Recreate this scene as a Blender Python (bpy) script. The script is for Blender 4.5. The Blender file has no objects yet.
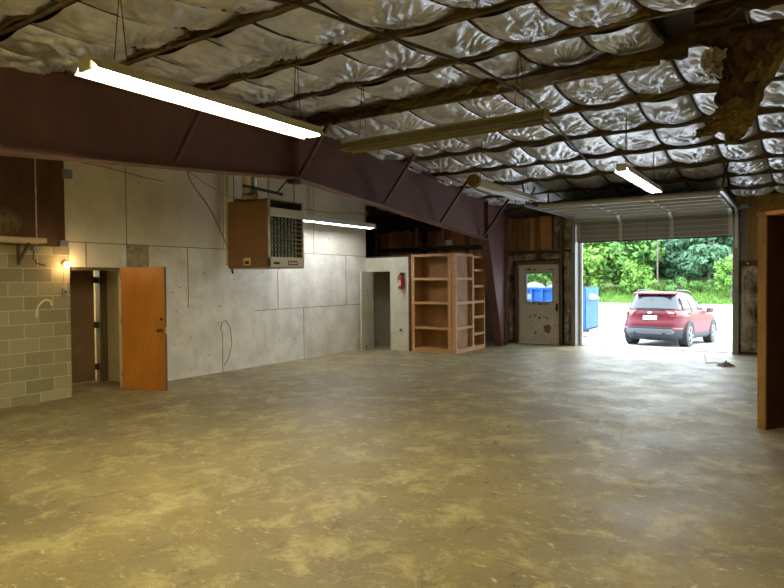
import bpy, bmesh, math, random
from mathutils import Vector, Matrix, noise
R_ = random.Random(7)
C = bpy.context.scene.collection
sc = bpy.context.scene
PI = math.pi

# ------------------------------------------------------------------ materials
def nodes(name):
    m = bpy.data.materials.new(name); m.use_nodes = True
    nt = m.node_tree
    return m, nt, nt.nodes['Principled BSDF'], nt.nodes, nt.links

def mat(name, col, rough=0.6, metal=0.0, col2=None, scale=5.0, detail=6.0, bump=0.0, bscale=None, lo=0.4, hi=0.62,
        stretch=(1, 1, 1), spec=0.5, col3=None, scale3=1.0, lo3=0.5, hi3=0.6, emit=0.0):
    m, nt, b, N, L = nodes(name)
    b.inputs['Roughness'].default_value = rough
    b.inputs['Metallic'].default_value = metal
    b.inputs['Specular IOR Level'].default_value = spec
    b.inputs['Base Color'].default_value = (*col, 1)
    tc = N.new('ShaderNodeTexCoord'); mp = N.new('ShaderNodeMapping'); mp.inputs['Scale'].default_value = stretch
    L.new(tc.outputs['Object'], mp.inputs['Vector'])
    if col2:
        n = N.new('ShaderNodeTexNoise'); n.inputs['Scale'].default_value = scale; n.inputs['Detail'].default_value = detail
        n.inputs['Roughness'].default_value = 0.65
        L.new(mp.outputs[0], n.inputs['Vector'])
        r = N.new('ShaderNodeValToRGB'); r.color_ramp.elements[0].position = lo; r.color_ramp.elements[1].position = hi
        r.color_ramp.elements[0].color = (*col, 1); r.color_ramp.elements[1].color = (*col2, 1)
        L.new(n.outputs['Fac'], r.inputs['Fac']); out = r.outputs['Color']
        if col3:
            n3 = N.new('ShaderNodeTexNoise'); n3.inputs['Scale'].default_value = scale3; n3.inputs['Detail'].default_value = 8
            n3.inputs['Roughness'].default_value = 0.7
            L.new(mp.outputs[0], n3.inputs['Vector'])
            mr = N.new('ShaderNodeMapRange'); mr.inputs['From Min'].default_value = lo3; mr.inputs['From Max'].default_value = hi3
            L.new(n3.outputs['Fac'], mr.inputs['Value'])
            mx = N.new('ShaderNodeMix'); mx.data_type = 'RGBA'; mx.inputs['B'].default_value = (*col3, 1)
            L.new(mr.outputs[0], mx.inputs['Factor']); L.new(out, mx.inputs['A']); out = mx.outputs['Result']
        L.new(out, b.inputs['Base Color'])
    if bump:
        n2 = N.new('ShaderNodeTexNoise'); n2.inputs['Scale'].default_value = bscale or scale * 4; n2.inputs['Detail'].default_value = 5
        L.new(mp.outputs[0], n2.inputs['Vector'])
        bp = N.new('ShaderNodeBump'); bp.inputs['Strength'].default_value = bump; bp.inputs['Distance'].default_value = 0.02
        L.new(n2.outputs['Fac'], bp.inputs['Height']); L.new(bp.outputs[0], b.inputs['Normal'])
    if emit:
        b.inputs['Emission Color'].default_value = (*col, 1); b.inputs['Emission Strength'].default_value = emit
    return m

def floor_mat():
    m, nt, b, N, L = nodes('concrete_floor')
    tc = N.new('ShaderNodeTexCoord')
    def noi(scale, det, rough=0.65, st=(1, 1, 1), rot=0.0):
        mp = N.new('ShaderNodeMapping'); mp.inputs['Scale'].default_value = st; mp.inputs['Rotation'].default_value = (0, 0, rot)
        L.new(tc.outputs['Object'], mp.inputs['Vector'])
        n = N.new('ShaderNodeTexNoise'); n.inputs['Scale'].default_value = scale; n.inputs['Detail'].default_value = det
        n.inputs['Roughness'].default_value = rough; n.inputs['Distortion'].default_value = 0.4
        L.new(mp.outputs[0], n.inputs['Vector']); return n.outputs['Fac']
    def rng(o, a, c):
        r = N.new('ShaderNodeMapRange'); r.inputs['From Min'].default_value = a; r.inputs['From Max'].default_value = c
        L.new(o, r.inputs['Value']); return r.outputs[0]
    def mix(f, a, c):
        x = N.new('ShaderNodeMix'); x.data_type = 'RGBA'
        L.new(f, x.inputs['Factor'])
        for k, v in (('A', a), ('B', c)):
            if isinstance(v, tuple): x.inputs[k].default_value = (*v, 1)
            else: L.new(v, x.inputs[k])
        return x.outputs['Result']
    c = mix(rng(noi(0.55, 6), 0.35, 0.65), (0.20, 0.165, 0.105), (0.32, 0.262, 0.145))
    c = mix(rng(noi(2.2, 12, 0.75), 0.50, 0.62), c, (0.45, 0.39, 0.215))          # worn pale yellowish areas
    c = mix(rng(noi(7.5, 14, 0.85, (1, 1.6, 1), 0.5), 0.57, 0.61), c, (0.68, 0.61, 0.36))  # bright flecks of old paint
    c = mix(rng(noi(3.2, 14, 0.85, (1.4, 1, 1), 1.1), 0.54, 0.66), c, (0.10, 0.082, 0.055))  # dark oil stains
    c = mix(rng(noi(38, 8, 0.75), 0.56, 0.70), c, (0.085, 0.07, 0.045))
    c = mix(rng(noi(46, 6, 0.75), 0.64, 0.68), c, (0.60, 0.54, 0.36))
    L.new(c, b.inputs['Base Color'])
    r = N.new('ShaderNodeMapRange'); r.inputs['From Min'].default_value = 0.3; r.inputs['From Max'].default_value = 0.7
    r.inputs['To Min'].default_value = 0.36; r.inputs['To Max'].default_value = 0.62
    L.new(noi(1.6, 8), r.inputs['Value']); L.new(r.outputs[0], b.inputs['Roughness'])
    b.inputs['Specular IOR Level'].default_value = 0.45
    bp = N.new('ShaderNodeBump'); bp.inputs['Strength'].default_value = 0.25; bp.inputs['Distance'].default_value = 0.015
    L.new(noi(14, 10, 0.75), bp.inputs['Height']); L.new(bp.outputs[0], b.inputs['Normal'])
    return m

def block_mat():
    m, nt, b, N, L = nodes('concrete_block')
    tc = N.new('ShaderNodeTexCoord'); sx = N.new('ShaderNodeSeparateXYZ'); cx = N.new('ShaderNodeCombineXYZ')
    L.new(tc.outputs['Object'], sx.inputs[0])
    ay = N.new('ShaderNodeMath'); ay.operation = 'ADD'; ay.inputs[1].default_value = 20.02
    az = N.new('ShaderNodeMath'); az.operation = 'ADD'; az.inputs[1].default_value = 0.06
    L.new(sx.outputs['Y'], ay.inputs[0]); L.new(sx.outputs['Z'], az.inputs[0])
    L.new(ay.outputs[0], cx.inputs['X']); L.new(az.outputs[0], cx.inputs['Y'])
    br = N.new('ShaderNodeTexBrick'); br.inputs['Scale'].default_value = 1
    br.inputs['Brick Width'].default_value = 0.39; br.inputs['Row Height'].default_value = 0.192
    br.inputs['Mortar Size'].default_value = 0.007; br.inputs['Mortar Smooth'].default_value = 0.2
    br.inputs['Color1'].default_value = (0.24, 0.21, 0.135, 1); br.inputs['Color2'].default_value = (0.38, 0.335, 0.22, 1)
    br.inputs['Mortar'].default_value = (0.50, 0.44, 0.30, 1)
    L.new(cx.outputs[0], br.inputs['Vector'])
    n = N.new('ShaderNodeTexNoise'); n.inputs['Scale'].default_value = 60; n.inputs['Detail'].default_value = 4
    L.new(tc.outputs['Object'], n.inputs['Vector'])
    mx = N.new('ShaderNodeMix'); mx.data_type = 'RGBA'; mx.blend_type = 'OVERLAY'; mx.inputs['Factor'].default_value = 0.5
    L.new(br.outputs['Color'], mx.inputs['A']); L.new(n.outputs['Fac'], mx.inputs['B'])
    L.new(mx.outputs['Result'], b.inputs['Base Color'])
    iv = N.new('ShaderNodeMath'); iv.operation = 'SUBTRACT'; iv.inputs[0].default_value = 1
    L.new(br.outputs['Fac'], iv.inputs[1])
    ad = N.new('ShaderNodeMath'); ad.operation = 'MULTIPLY_ADD'; ad.inputs[1].default_value = 0.4
    L.new(n.outputs['Fac'], ad.inputs[0]); L.new(iv.outputs[0], ad.inputs[2])
    bp = N.new('ShaderNodeBump'); bp.inputs['Strength'].default_value = 0.6; bp.inputs['Distance'].default_value = 0.01
    L.new(ad.outputs[0], bp.inputs['Height']); L.new(bp.outputs[0], b.inputs['Normal'])
    b.inputs['Roughness'].default_value = 0.9
    return m

def plank_mat(name, c1, c2, axis='X', w=0.14, rough=0.7):
    """each board its own tone plus grain running along Z"""
    m, nt, b, N, L = nodes(name)
    tc = N.new('ShaderNodeTexCoord'); sx = N.new('ShaderNodeSeparateXYZ'); L.new(tc.outputs['Object'], sx.inputs[0])
    d = N.new('ShaderNodeMath'); d.operation = 'DIVIDE'; d.inputs[1].default_value = w; L.new(sx.outputs[axis], d.inputs[0])
    fl = N.new('ShaderNodeMath'); fl.operation = 'FLOOR'; L.new(d.outputs[0], fl.inputs[0])
    wn = N.new('ShaderNodeTexWhiteNoise'); wn.noise_dimensions = '1D'; L.new(fl.outputs[0], wn.inputs['W'])
    mp = N.new('ShaderNodeMapping'); mp.inputs['Scale'].default_value = (14, 14, 1.2); L.new(tc.outputs['Object'], mp.inputs['Vector'])
    n = N.new('ShaderNodeTexNoise'); n.inputs['Scale'].default_value = 2; n.inputs['Detail'].default_value = 8; L.new(mp.outputs[0], n.inputs['Vector'])
    a = N.new('ShaderNodeMath'); a.operation = 'MULTIPLY_ADD'; a.inputs[1].default_value = 0.5
    L.new(wn.outputs['Value'], a.inputs[0]); L.new(n.outputs['Fac'], a.inputs[2])
    r = N.new('ShaderNodeValToRGB'); r.color_ramp.elements[0].position = 0.4; r.color_ramp.elements[1].position = 1.0
    r.color_ramp.elements[0].color = (*c1, 1); r.color_ramp.elements[1].color = (*c2, 1)
    L.new(a.outputs[0], r.inputs['Fac']); L.new(r.outputs['Color'], b.inputs['Base Color'])
    b.inputs['Roughness'].default_value = rough
    return m

def foil_mat(name, col=(0.88, 0.90, 0.98), dark=(0.60, 0.59, 0.62), rough=0.33):
    m, nt, b, N, L = nodes(name)
    tc = N.new('ShaderNodeTexCoord')
    n = N.new('ShaderNodeTexNoise'); n.inputs['Scale'].default_value = 2.3; n.inputs['Detail'].default_value = 6
    L.new(tc.outputs['Object'], n.inputs['Vector'])
    r = N.new('ShaderNodeValToRGB'); r.color_ramp.elements[0].position = 0.32; r.color_ramp.elements[1].position = 0.55
    r.color_ramp.elements[0].color = (*dark, 1); r.color_ramp.elements[1].color = (*col, 1)
    L.new(n.outputs['Fac'], r.inputs['Fac']); L.new(r.outputs['Color'], b.inputs['Base Color'])
    b.inputs['Metallic'].default_value = 0.70; b.inputs['Roughness'].default_value = rough
    v = N.new('ShaderNodeTexVoronoi'); v.feature = 'DISTANCE_TO_EDGE'; v.inputs['Scale'].default_value = 9
    n2 = N.new('ShaderNodeTexNoise'); n2.inputs['Scale'].default_value = 22; n2.inputs['Detail'].default_value = 6; n2.inputs['Distortion'].default_value = 1.5
    L.new(tc.outputs['Object'], v.inputs['Vector']); L.new(tc.outputs['Object'], n2.inputs['Vector'])
    ad = N.new('ShaderNodeMath'); ad.operation = 'MULTIPLY_ADD'; ad.inputs[1].default_value = 0.6
    L.new(v.outputs['Distance'], ad.inputs[0]); L.new(n2.outputs['Fac'], ad.inputs[2])
    bp = N.new('ShaderNodeBump'); bp.inputs['Strength'].default_value = 0.38; bp.inputs['Distance'].default_value = 0.02
    L.new(ad.outputs[0], bp.inputs['Height']); L.new(bp.outputs[0], b.inputs['Normal'])
    return m

def glass_mat(name, tint=(0.8, 0.9, 0.92), alpha=0.25):
    m, nt, b, N, L = nodes(name)
    tr = N.new('ShaderNodeBsdfTransparent'); tr.inputs['Color'].default_value = (*tint, 1)
    gl = N.new('ShaderNodeBsdfGlossy'); gl.inputs['Roughness'].default_value = 0.03
    mx = N.new('ShaderNodeMixShader'); mx.inputs['Fac'].default_value = alpha
    L.new(tr.outputs[0], mx.inputs[1]); L.new(gl.outputs[0], mx.inputs[2])
    L.new(mx.outputs[0], N['Material Output'].inputs['Surface'])
    return m

def lamp_mat(name, col, s):
    m, nt, b, N, L = nodes(name)
    b.inputs['Base Color'].default_value = (*col, 1)
    b.inputs['Emission Color'].default_value = (*col, 1); b.inputs['Emission Strength'].default_value = s
    return m

M = {}
M['floor'] = floor_mat()
M['block'] = block_mat()
M['white'] = mat('painted_board', (0.78, 0.74, 0.64), 0.75, col2=(0.66, 0.62, 0.52), scale=1.4, bump=0.08, bscale=30, col3=(0.25, 0.22, 0.17), scale3=7.0, lo3=0.66, hi3=0.76)
M['white_low'] = mat('painted_board_marked', (0.80, 0.78, 0.71), 0.7, col2=(0.64, 0.61, 0.54), scale=2.4, bump=0.08, bscale=30, col3=(0.20, 0.18, 0.16), scale3=3.0, lo3=0.64, hi3=0.80)
M['seam'] = mat('seam_line', (0.20, 0.17, 0.125), 0.9)
M['patch'] = mat('stained_board', (0.42, 0.36, 0.27), 0.85, col2=(0.26, 0.17, 0.11), scale=9, lo=0.45, hi=0.65)
M['cream'] = mat('cream_paint', (0.55, 0.49, 0.30), 0.7, col2=(0.46, 0.41, 0.25), scale=3)
M['offwhite'] = mat('offwhite_paint', (0.60, 0.58, 0.47), 0.7, col2=(0.50, 0.48, 0.38), scale=3, bump=0.05)
M['dark_ply'] = mat('dark_plywood', (0.085, 0.036, 0.013), 0.75, col2=(0.13, 0.055, 0.02), scale=3, stretch=(1, 1, .3))
M['ply_edge'] = mat('yellow_plywood', (0.36, 0.21, 0.05), 0.7, col2=(0.24, 0.12, 0.03), scale=7, stretch=(1, 1, .3))
M['ply_orange'] = mat('orange_plywood', (0.75, 0.36, 0.14), 0.6, col2=(0.38, 0.16, 0.05), scale=3)
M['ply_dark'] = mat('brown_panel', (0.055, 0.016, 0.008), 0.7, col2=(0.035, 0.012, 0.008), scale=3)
M['orange_door'] = mat('varnished_door', (0.50, 0.20, 0.032), 0.42, col2=(0.36, 0.125, 0.018), scale=2.2, stretch=(1, 1, .4), lo=.4, hi=.7)
M['door_edge'] = mat('door_edge', (0.14, 0.065, 0.025), 0.7)
M['brown_door'] = mat('flat_brown_door', (0.21, 0.115, 0.065), 0.7, col2=(0.17, 0.09, 0.05), scale=3)
M['frame_dark'] = mat('dark_frame', (0.11, 0.085, 0.04), 0.6)
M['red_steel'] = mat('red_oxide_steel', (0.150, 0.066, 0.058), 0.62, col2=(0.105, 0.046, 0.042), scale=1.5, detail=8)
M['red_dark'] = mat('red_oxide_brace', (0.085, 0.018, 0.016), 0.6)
M['lip'] = mat('red_oxide_flange', (0.20, 0.10, 0.075), 0.6, col2=(0.14, 0.06, 0.05), scale=3)
M['purlin'] = mat('purlin_brown', (0.165, 0.125, 0.068), 0.8, col2=(0.095, 0.07, 0.038), scale=3, detail=8, bump=.2, col3=(0.26, 0.20, 0.075), scale3=2.4, lo3=.6, hi3=.7)
M['foil'] = foil_mat('silver_foil', rough=.30)
M['foil_old'] = foil_mat('dirty_foil', (0.50, 0.46, 0.40), (0.16, 0.10, 0.05), rough=.42)
M['fibre'] = mat('yellow_fibre', (0.23, 0.165, 0.055), 0.95, col2=(0.11, 0.075, 0.03), scale=5, detail=10, bump=.8, bscale=30)
M['kraft'] = mat('brown_kraft', (0.075, 0.042, 0.016), 0.85, col2=(0.035, 0.02, 0.010), scale=6, bump=.5, bscale=14)
M['void'] = mat('roof_cavity_shade', (0.03, 0.02, 0.016), 0.8)
M['roof'] = mat('roof_sheet', (0.10, 0.085, 0.07), 0.6)
M['wall_ins'] = foil_mat('wall_foil', (0.62, 0.54, 0.42), (0.16, 0.10, 0.05), rough=.40)
M['planks'] = plank_mat('cedar_planks', (0.11, 0.05, 0.017), (0.48, 0.25, 0.085), w=0.152)
M['planks_dark'] = plank_mat('rough_planks', (0.22, 0.075, 0.035), (0.88, 0.42, 0.22), w=0.21)
M['stud'] = mat('pale_stud', (0.75, 0.62, 0.48), 0.8, col2=(0.42, 0.3, 0.2), scale=4)
M['black'] = mat('black_steel', (0.018, 0.016, 0.015), 0.5)
M['rubber'] = mat('rubber', (0.02, 0.02, 0.022), 0.85)
M['grey_steel'] = mat('grey_steel', (0.22, 0.215, 0.20), 0.45, metal=.5)
M['track'] = mat('galvanised_track', (0.42, 0.42, 0.42), 0.35, metal=.8)
M['sheet'] = mat('ribbed_sheet', (0.10, 0.09, 0.08), 0.7, col2=(0.07, 0.06, 0.05), scale=3)
M['garage'] = mat('garage_panel', (0.33, 0.32, 0.28), 0.5, col2=(0.27, 0.26, 0.23), scale=2, stretch=(.3, 1, 1))
M['garage_rib'] = mat('garage_frame', (0.52, 0.51, 0.48), 0.45, metal=.3)
M['ms_white'] = mat('dirty_white_door', (0.66, 0.62, 0.55), 0.55, col2=(0.58, 0.54, 0.47), scale=3, col3=(0.30, 0.14, 0.04), scale3=5.5, lo3=.62, hi3=.72)
M['rust'] = mat('rust', (0.33, 0.17, 0.05), 0.9, col2=(0.2, 0.09, 0.03), scale=12)
M['weather'] = mat('white_strip', (0.85, 0.85, 0.85), 0.5)
M['grey_board'] = mat('grey_board', (0.27, 0.24, 0.22), 0.7, col2=(0.22, 0.195, 0.18), scale=2, stretch=(3, 1, .3))
M['shelf'] = mat('pine_shelving', (0.46, 0.245, 0.095), 0.55, col2=(0.36, 0.18, 0.065), scale=3, stretch=(1, 1, 3))
M['shelf_back'] = mat('shelf_plywood', (0.30, 0.14, 0.035), 0.6, col2=(0.20, 0.085, 0.022), scale=3.0, detail=8, lo=.4, hi=.65)
M['fix'] = mat('fixture_enamel', (0.62, 0.60, 0.45), 0.5)
M['fix_old'] = mat('aged_fixture', (0.40, 0.37, 0.17), 0.5, col2=(0.30, 0.28, 0.12), scale=4)
M['fix_in'] = mat('fixture_channel', (0.16, 0.145, 0.055), 0.6)
M['fix_white'] = mat('white_fixture', (0.75, 0.75, 0.74), 0.45)
M['fix_wood'] = mat('tan_fixture_top', (0.42, 0.31, 0.17), 0.6)
M['tube_dead'] = mat('unlit_tube', (0.80, 0.82, 0.85), 0.3)
M['heater'] = mat('heater_brown', (0.22, 0.115, 0.052), 0.5, col2=(0.19, 0.10, 0.045), scale=2)
M['heater_front'] = mat('heater_beige', (0.60, 0.57, 0.46), 0.5)
M['heater_dark'] = mat('heater_inside', (0.03, 0.025, 0.02), 0.7)
M['louver'] = mat('louver_grey', (0.10, 0.095, 0.08), 0.45, metal=.4)
M['heater_bot'] = mat('heater_underside', (0.33, 0.31, 0.27), 0.5)
M['galv'] = mat('galvanised_flue', (0.50, 0.48, 0.40), 0.35, metal=.8, col2=(0.36, 0.34, 0.28), scale=5)
M['pvc'] = mat('cream_pipe', (0.62, 0.54, 0.30), 0.5)
M['cable'] = mat('yellow_cable', (0.40, 0.30, 0.12), 0.6)
M['label'] = mat('label_yellow', (0.62, 0.50, 0.18), 0.5)
M['red_label'] = mat('label_red', (0.28, 0.10, 0.09), 0.5)
M['red'] = mat('extinguisher_red', (0.48, 0.035, 0.025), 0.4)
M['brass'] = mat('brass', (0.55, 0.38, 0.13), 0.3, metal=1)
M['chrome'] = mat('chrome', (0.7, 0.7, 0.7), 0.25, metal=1)
M['plate_grey'] = mat('grey_box_metal', (0.30, 0.32, 0.34), 0.45, metal=.4)
M['shelf_white'] = mat('pale_shelf_wood', (0.60, 0.47, 0.27), 0.6)
M['wicker'] = mat('brown_bundle', (0.21, 0.13, 0.055), 0.9, col2=(0.11, 0.06, 0.025), scale=14, stretch=(1, 1, .5), bump=.6)
M['wire'] = mat('wire', (0.05, 0.04, 0.03), 0.6)
M['debris'] = mat('debris_paper', (0.42, 0.34, 0.28), 0.9, col2=(0.14, 0.10, 0.08), scale=14)
M['spill'] = mat('old_sealant', (0.75, 0.70, 0.55), 0.7)
M['pave'] = mat('asphalt_pale', (0.50, 0.50, 0.50), 0.9, col2=(0.42, 0.43, 0.44), scale=3, bump=.1)
M['grass'] = mat('grass', (0.14, 0.235, 0.05), 0.9, col2=(0.22, 0.28, 0.09), scale=1.2, detail=10, bump=.8, bscale=8)
M['leaf_light'] = mat('leaf_light', (0.10, 0.235, 0.025), 0.55, col2=(0.16, 0.30, 0.04), scale=.7)
M['leaf_mid'] = mat('leaf_mid', (0.065, 0.18, 0.028), 0.6, col2=(0.11, 0.24, 0.04), scale=.6)
M['needle'] = mat('needle', (0.05, 0.135, 0.06), 0.65, col2=(0.09, 0.20, 0.10), scale=.6)
M['bark'] = mat('bark', (0.16, 0.13, 0.10), 0.9, col2=(0.08, .06, .05), scale=5)
M['blue'] = mat('dumpster_blue', (0.003, 0.085, 0.36), 0.5, col2=(0.004, 0.11, 0.42), scale=2)
M['white_sheet'] = mat('white_sheeting', (0.20, 0.21, 0.23), 0.7)
M['car_red'] = mat('car_paint', (0.145, 0.014, 0.024), 0.42, spec=.25)
M['car_red'].node_tree.nodes['Principled BSDF'].inputs['Coat Weight'].default_value = 0.12
M['car_red'].node_tree.nodes['Principled BSDF'].inputs['Metallic'].default_value = 0
M['car_grey'] = mat('car_cladding', (0.03, 0.036, 0.045), 0.6)
M['car_silver'] = mat('skid_silver', (0.13, 0.135, 0.145), 0.5, metal=.2)
M['car_glass'] = mat('car_window', (0.03, 0.04, 0.05), 0.06, spec=.8)

M['tail'] = mat('tail_lens', (0.28, 0.03, 0.03), 0.15, spec=.9)
M['tail_clear'] = mat('tail_clear', (0.45, 0.28, 0.27), 0.15)
M['plate'] = mat('licence_plate', (0.80, 0.82, 0.85), 0.4)
M['plate_text'] = mat('plate_text', (0.08, 0.1, 0.25), 0.5)
M['alloy'] = mat('alloy', (0.25, 0.255, 0.265), 0.4, metal=.5)
M['glass'] = glass_mat('window_glass', (0.93, 0.97, 0.98), .06)
M['bulb'] = lamp_mat('warm_bulb', (1.0, 0.62, 0.26), 90.0)
M['tube_warm'] = lamp_mat('tube_warm', (1.0, 0.90, 0.58), 105.0)
M['tube_cool'] = lamp_mat('tube_cool', (0.95, 0.98, 1.0), 42.0)
M['tube_added_back'] = lamp_mat('tube_added_back', (1.0, 0.82, 0.30), 125.0)

# ------------------------------------------------------------------ mesh helper
class MB:
    def __init__(s): s.v = []; s.f = []
    def _add(s, vs, fs):
        o = len(s.v); s.v += [tuple(v) for v in vs]; s.f += [tuple(i + o for i in f) for f in fs]; return s
    def box(s, x0, x1, y0, y1, z0, z1):
        vs = [(x, y, z) for z in (z0, z1) for y in (y0, y1) for x in (x0, x1)]
        return s._add(vs, [(0, 2, 3, 1), (4, 5, 7, 6), (0, 1, 5, 4), (2, 6, 7, 3), (0, 4, 6, 2), (1, 3, 7, 5)])
    def bar(s, p, q, w, h, up=(0, 0, 1)):
        p, q = Vector(p), Vector(q); d = (q - p).normalized(); u = Vector(up)
        if abs(d.dot(u)) > .98: u = Vector((1, 0, 0))
        a = d.cross(u).normalized(); b = a.cross(d).normalized()
        vs = [e + a * i * w / 2 + b * j * h / 2 for e in (p, q) for j in (-1, 1) for i in (-1, 1)]
        return s._add(vs, [(0, 1, 3, 2), (4, 6, 7, 5), (0, 4, 5, 1), (2, 3, 7, 6), (0, 2, 6, 4), (1, 5, 7, 3)])
    def tube(s, pts, r, n=8, cap=True):
        pts = [Vector(p) for p in pts]; rs = r if isinstance(r, (list, tuple)) else [r] * len(pts)
        o = len(s.v); prev = None
        for i, p in enumerate(pts):
            d = (pts[min(i + 1, len(pts) - 1)] - pts[max(i - 1, 0)]).normalized()
            u = prev if prev else (Vector((0, 0, 1)) if abs(d.z) < .9 else Vector((1, 0, 0)))
            a = d.cross(u)
            if a.length < 1e-5: a = d.orthogonal()
            a.normalize(); b = a.cross(d).normalized(); prev = b
            for k in range(n):
                t = 2 * PI * k / n; s.v.append(tuple(p + a * math.cos(t) * rs[i] + b * math.sin(t) * rs[i]))
        for i in range(len(pts) - 1):
            for k in range(n):
                k2 = (k + 1) % n
                s.f.append((o + i * n + k, o + i * n + k2, o + (i + 1) * n + k2, o + (i + 1) * n + k))
        if cap:
            s.f.append(tuple(o + k for k in range(n))[::-1]); s.f.append(tuple(o + (len(pts) - 1) * n + k for k in range(n)))
        return s
    def prism(s, poly, axis, a, b):
        """poly of 2-D points in the plane across axis, extruded from a to b"""
        n = len(poly)
        def P(u, v, w): return {'X': (w, u, v), 'Y': (u, w, v), 'Z': (u, v, w)}[axis]
        vs = [P(u, v, a) for u, v in poly] + [P(u, v, b) for u, v in poly]
        return s._add(vs, [tuple(range(n))[::-1], tuple(range(n, 2 * n))] + [(i, (i + 1) % n, n + (i + 1) % n, n + i) for i in range(n)])
    def grid(s, fn, nu, nv):
        o = len(s.v)
        for j in range(nv + 1):
            for i in range(nu + 1): s.v.append(tuple(fn(i / nu, j / nv)))
        for j in range(nv):
            for i in range(nu):
                a = o + j * (nu + 1) + i; s.f.append((a, a + 1, a + nu + 2, a + nu + 1))
        return s
    def build(s, name, m, parent=None, local=False, smooth=False, solid=0, bevel=0):
        me = bpy.data.meshes.new(name)
        off = Vector((0, 0, 0))
        if parent and not local:
            p = parent
            while p: off += p.location; p = p.parent
        me.from_pydata([tuple(Vector(v) - off) for v in s.v], [], s.f); me.update()
        bm = bmesh.new(); bm.from_mesh(me); bmesh.ops.recalc_face_normals(bm, faces=bm.faces); bm.to_mesh(me); bm.free()
        if smooth:
            for p in me.polygons: p.use_smooth = True
        me.materials.append(m if not isinstance(m, str) else M[m])
        o = bpy.data.objects.new(name, me); C.objects.link(o); o.parent = parent
        if solid:
            md = o.modifiers.new('solid', 'SOLIDIFY'); md.thickness = solid; md.offset = 0
        if bevel:
            md = o.modifiers.new('bevel', 'BEVEL'); md.width = bevel; md.segments = 2; md.limit_method = 'ANGLE'
        return o

def tag(o, label=None, cat=None, group=None, kind=None):
    for k, v in (('label', label), ('category', cat), ('group', group), ('kind', kind)):
        if v: o[k] = v
    return o
def thing(name, loc, label, cat, group=None, rz=0, kind=None):
    o = bpy.data.objects.new(name, None); C.objects.link(o); o.location = loc; o.rotation_euler = (0, 0, rz)
    o.empty_display_size = .1
    return tag(o, label, cat, group, kind)
def copy_tree(o, parent=None):
    c = o.copy(); C.objects.link(c); c.parent = parent
    for ch in o.children: copy_tree(ch, c)
    return c
def S(o, label=None, cat=None): return tag(o, label, cat, kind='structure')

RZ, SL, YR = 4.05, 0.08, 6.8
def zr(y): return RZ - SL * abs(y - YR)      # underside of the purlins
FAR = 15.2

# ------------------------------------------------------------------ the shell
S(MB().box(-12, 5, -5, 15.36, -.12, 0).build('floor', 'floor'), 'worn concrete floor with yellowish stains and old paint flecks', 'floor')
S(MB().box(-8.95, -8.75, -5, 4.80, 0, 2.17).build('wall_left', 'block'), 'grey concrete block wall at the left of the photo', 'wall')
lw = thing('wall_left', (-8.75, 8, 0), 'tall white painted board wall with seams and small holes', 'wall', kind='structure')
w = MB()
w.box(-8.87, -8.755, 4.74, 5.63, 1.885, 4.0)
w.box(-8.87, -8.755, 5.63, 12.1, 2.25, 4.0)
w.build('upper_boards', 'white', lw)
MB().box(-8.87, -8.755, 5.63, 12.1, 0, 2.25).build('lower_boards', 'white_low', lw)
# seams between the boards: thin recessed dark joints
def yz(mb, y0, y1, z0, z1, t=.003): mb.box(-8.757, -8.757 + t + .003, y0, y1, z0, z1)
jm = MB(); s_ = .006
for (y0, y1, z) in ((4.74, 6.1, 2.25), (6.1, 8.2, 2.25), (8.2, 12.1, 2.245), (8.4, 12.1, 1.09)): yz(jm, y0, y1, z - s_, z + s_)
for (y, z0, z1) in ((5.71, 2.25, 3.6), (7.66, 2.25, 3.8), (10.17, 2.25, 3.7), (5.05, 1.89, 2.25), (5.71, 1.89, 2.25), (6.09, 1.89, 2.25), (6.86, 1.2, 2.25),
                    (9.05, 1.09, 2.25), (7.6, 0, .75), (9.82, 0, 1.09), (11.3, 1.09, 2.245)): yz(jm, y - s_, y + s_, z0, z1)
jm.build('board_seams', 'seam', lw)
hl = MB()
for k in range(55):
    y = R_.uniform(5.8, 12); z = R_.choice([R_.uniform(.1, 3.4), R_.uniform(.3, 2.0)]); a = R_.uniform(.004, .014)
    hl.box(-8.756, -8.7535, y - a, y + a, z - a * R_.uniform(.5, 1), z + a)
hl.build('nail_holes', 'seam', lw)
MB().box(-8.756, -8.748, 5.72, 6.08, 1.89, 2.24).build('stained_patch', 'patch', lw)
# dark plywood above the blocks
dp = thing('wall_left', (-8.75, 0, 2.17), 'dark brown plywood partition standing above the concrete blocks', 'wall', kind='structure')
MB().box(-8.85, -8.745, -5, 4.335, 2.18, 3.5).box(-8.85, -8.745, 4.355, 4.74, 2.18, 3.5).build('plywood_panel', 'dark_ply', dp)
MB().box(-8.85, -8.742, 4.336, 4.354, 2.18, 3.5).build('pale_seam_strip', 'stud', dp)  # pale strip along the seam between the plywood panels
# vestibule behind the orange door
ve = thing('wall_vestibule', (-9.7, 5.4, 0), 'cream painted side wall of the recess beside the orange door', 'wall', kind='structure')
MB().box(-12, -8.87, 5.93, 6.0, 0, 2.4).build('side_wall', 'cream', ve)
MB().box(-12, -8.95, 4.6, 4.7, 0, 2.4).build('near_side_wall', 'cream', ve)
MB().box(-11.9, -8.87, 4.6, 6.0, 2.0, 2.06).build('recess_ceiling', 'cream', ve)
MB().box(-12, -11.9, 4.6, 6.0, 0, 2.4).build('back_wall', 'weather', ve)
ln = MB().box(-8.87, -8.75, 4.85, 5.58, 1.84, 1.885).build('door_lintel', 'frame_dark', ve)
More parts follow.
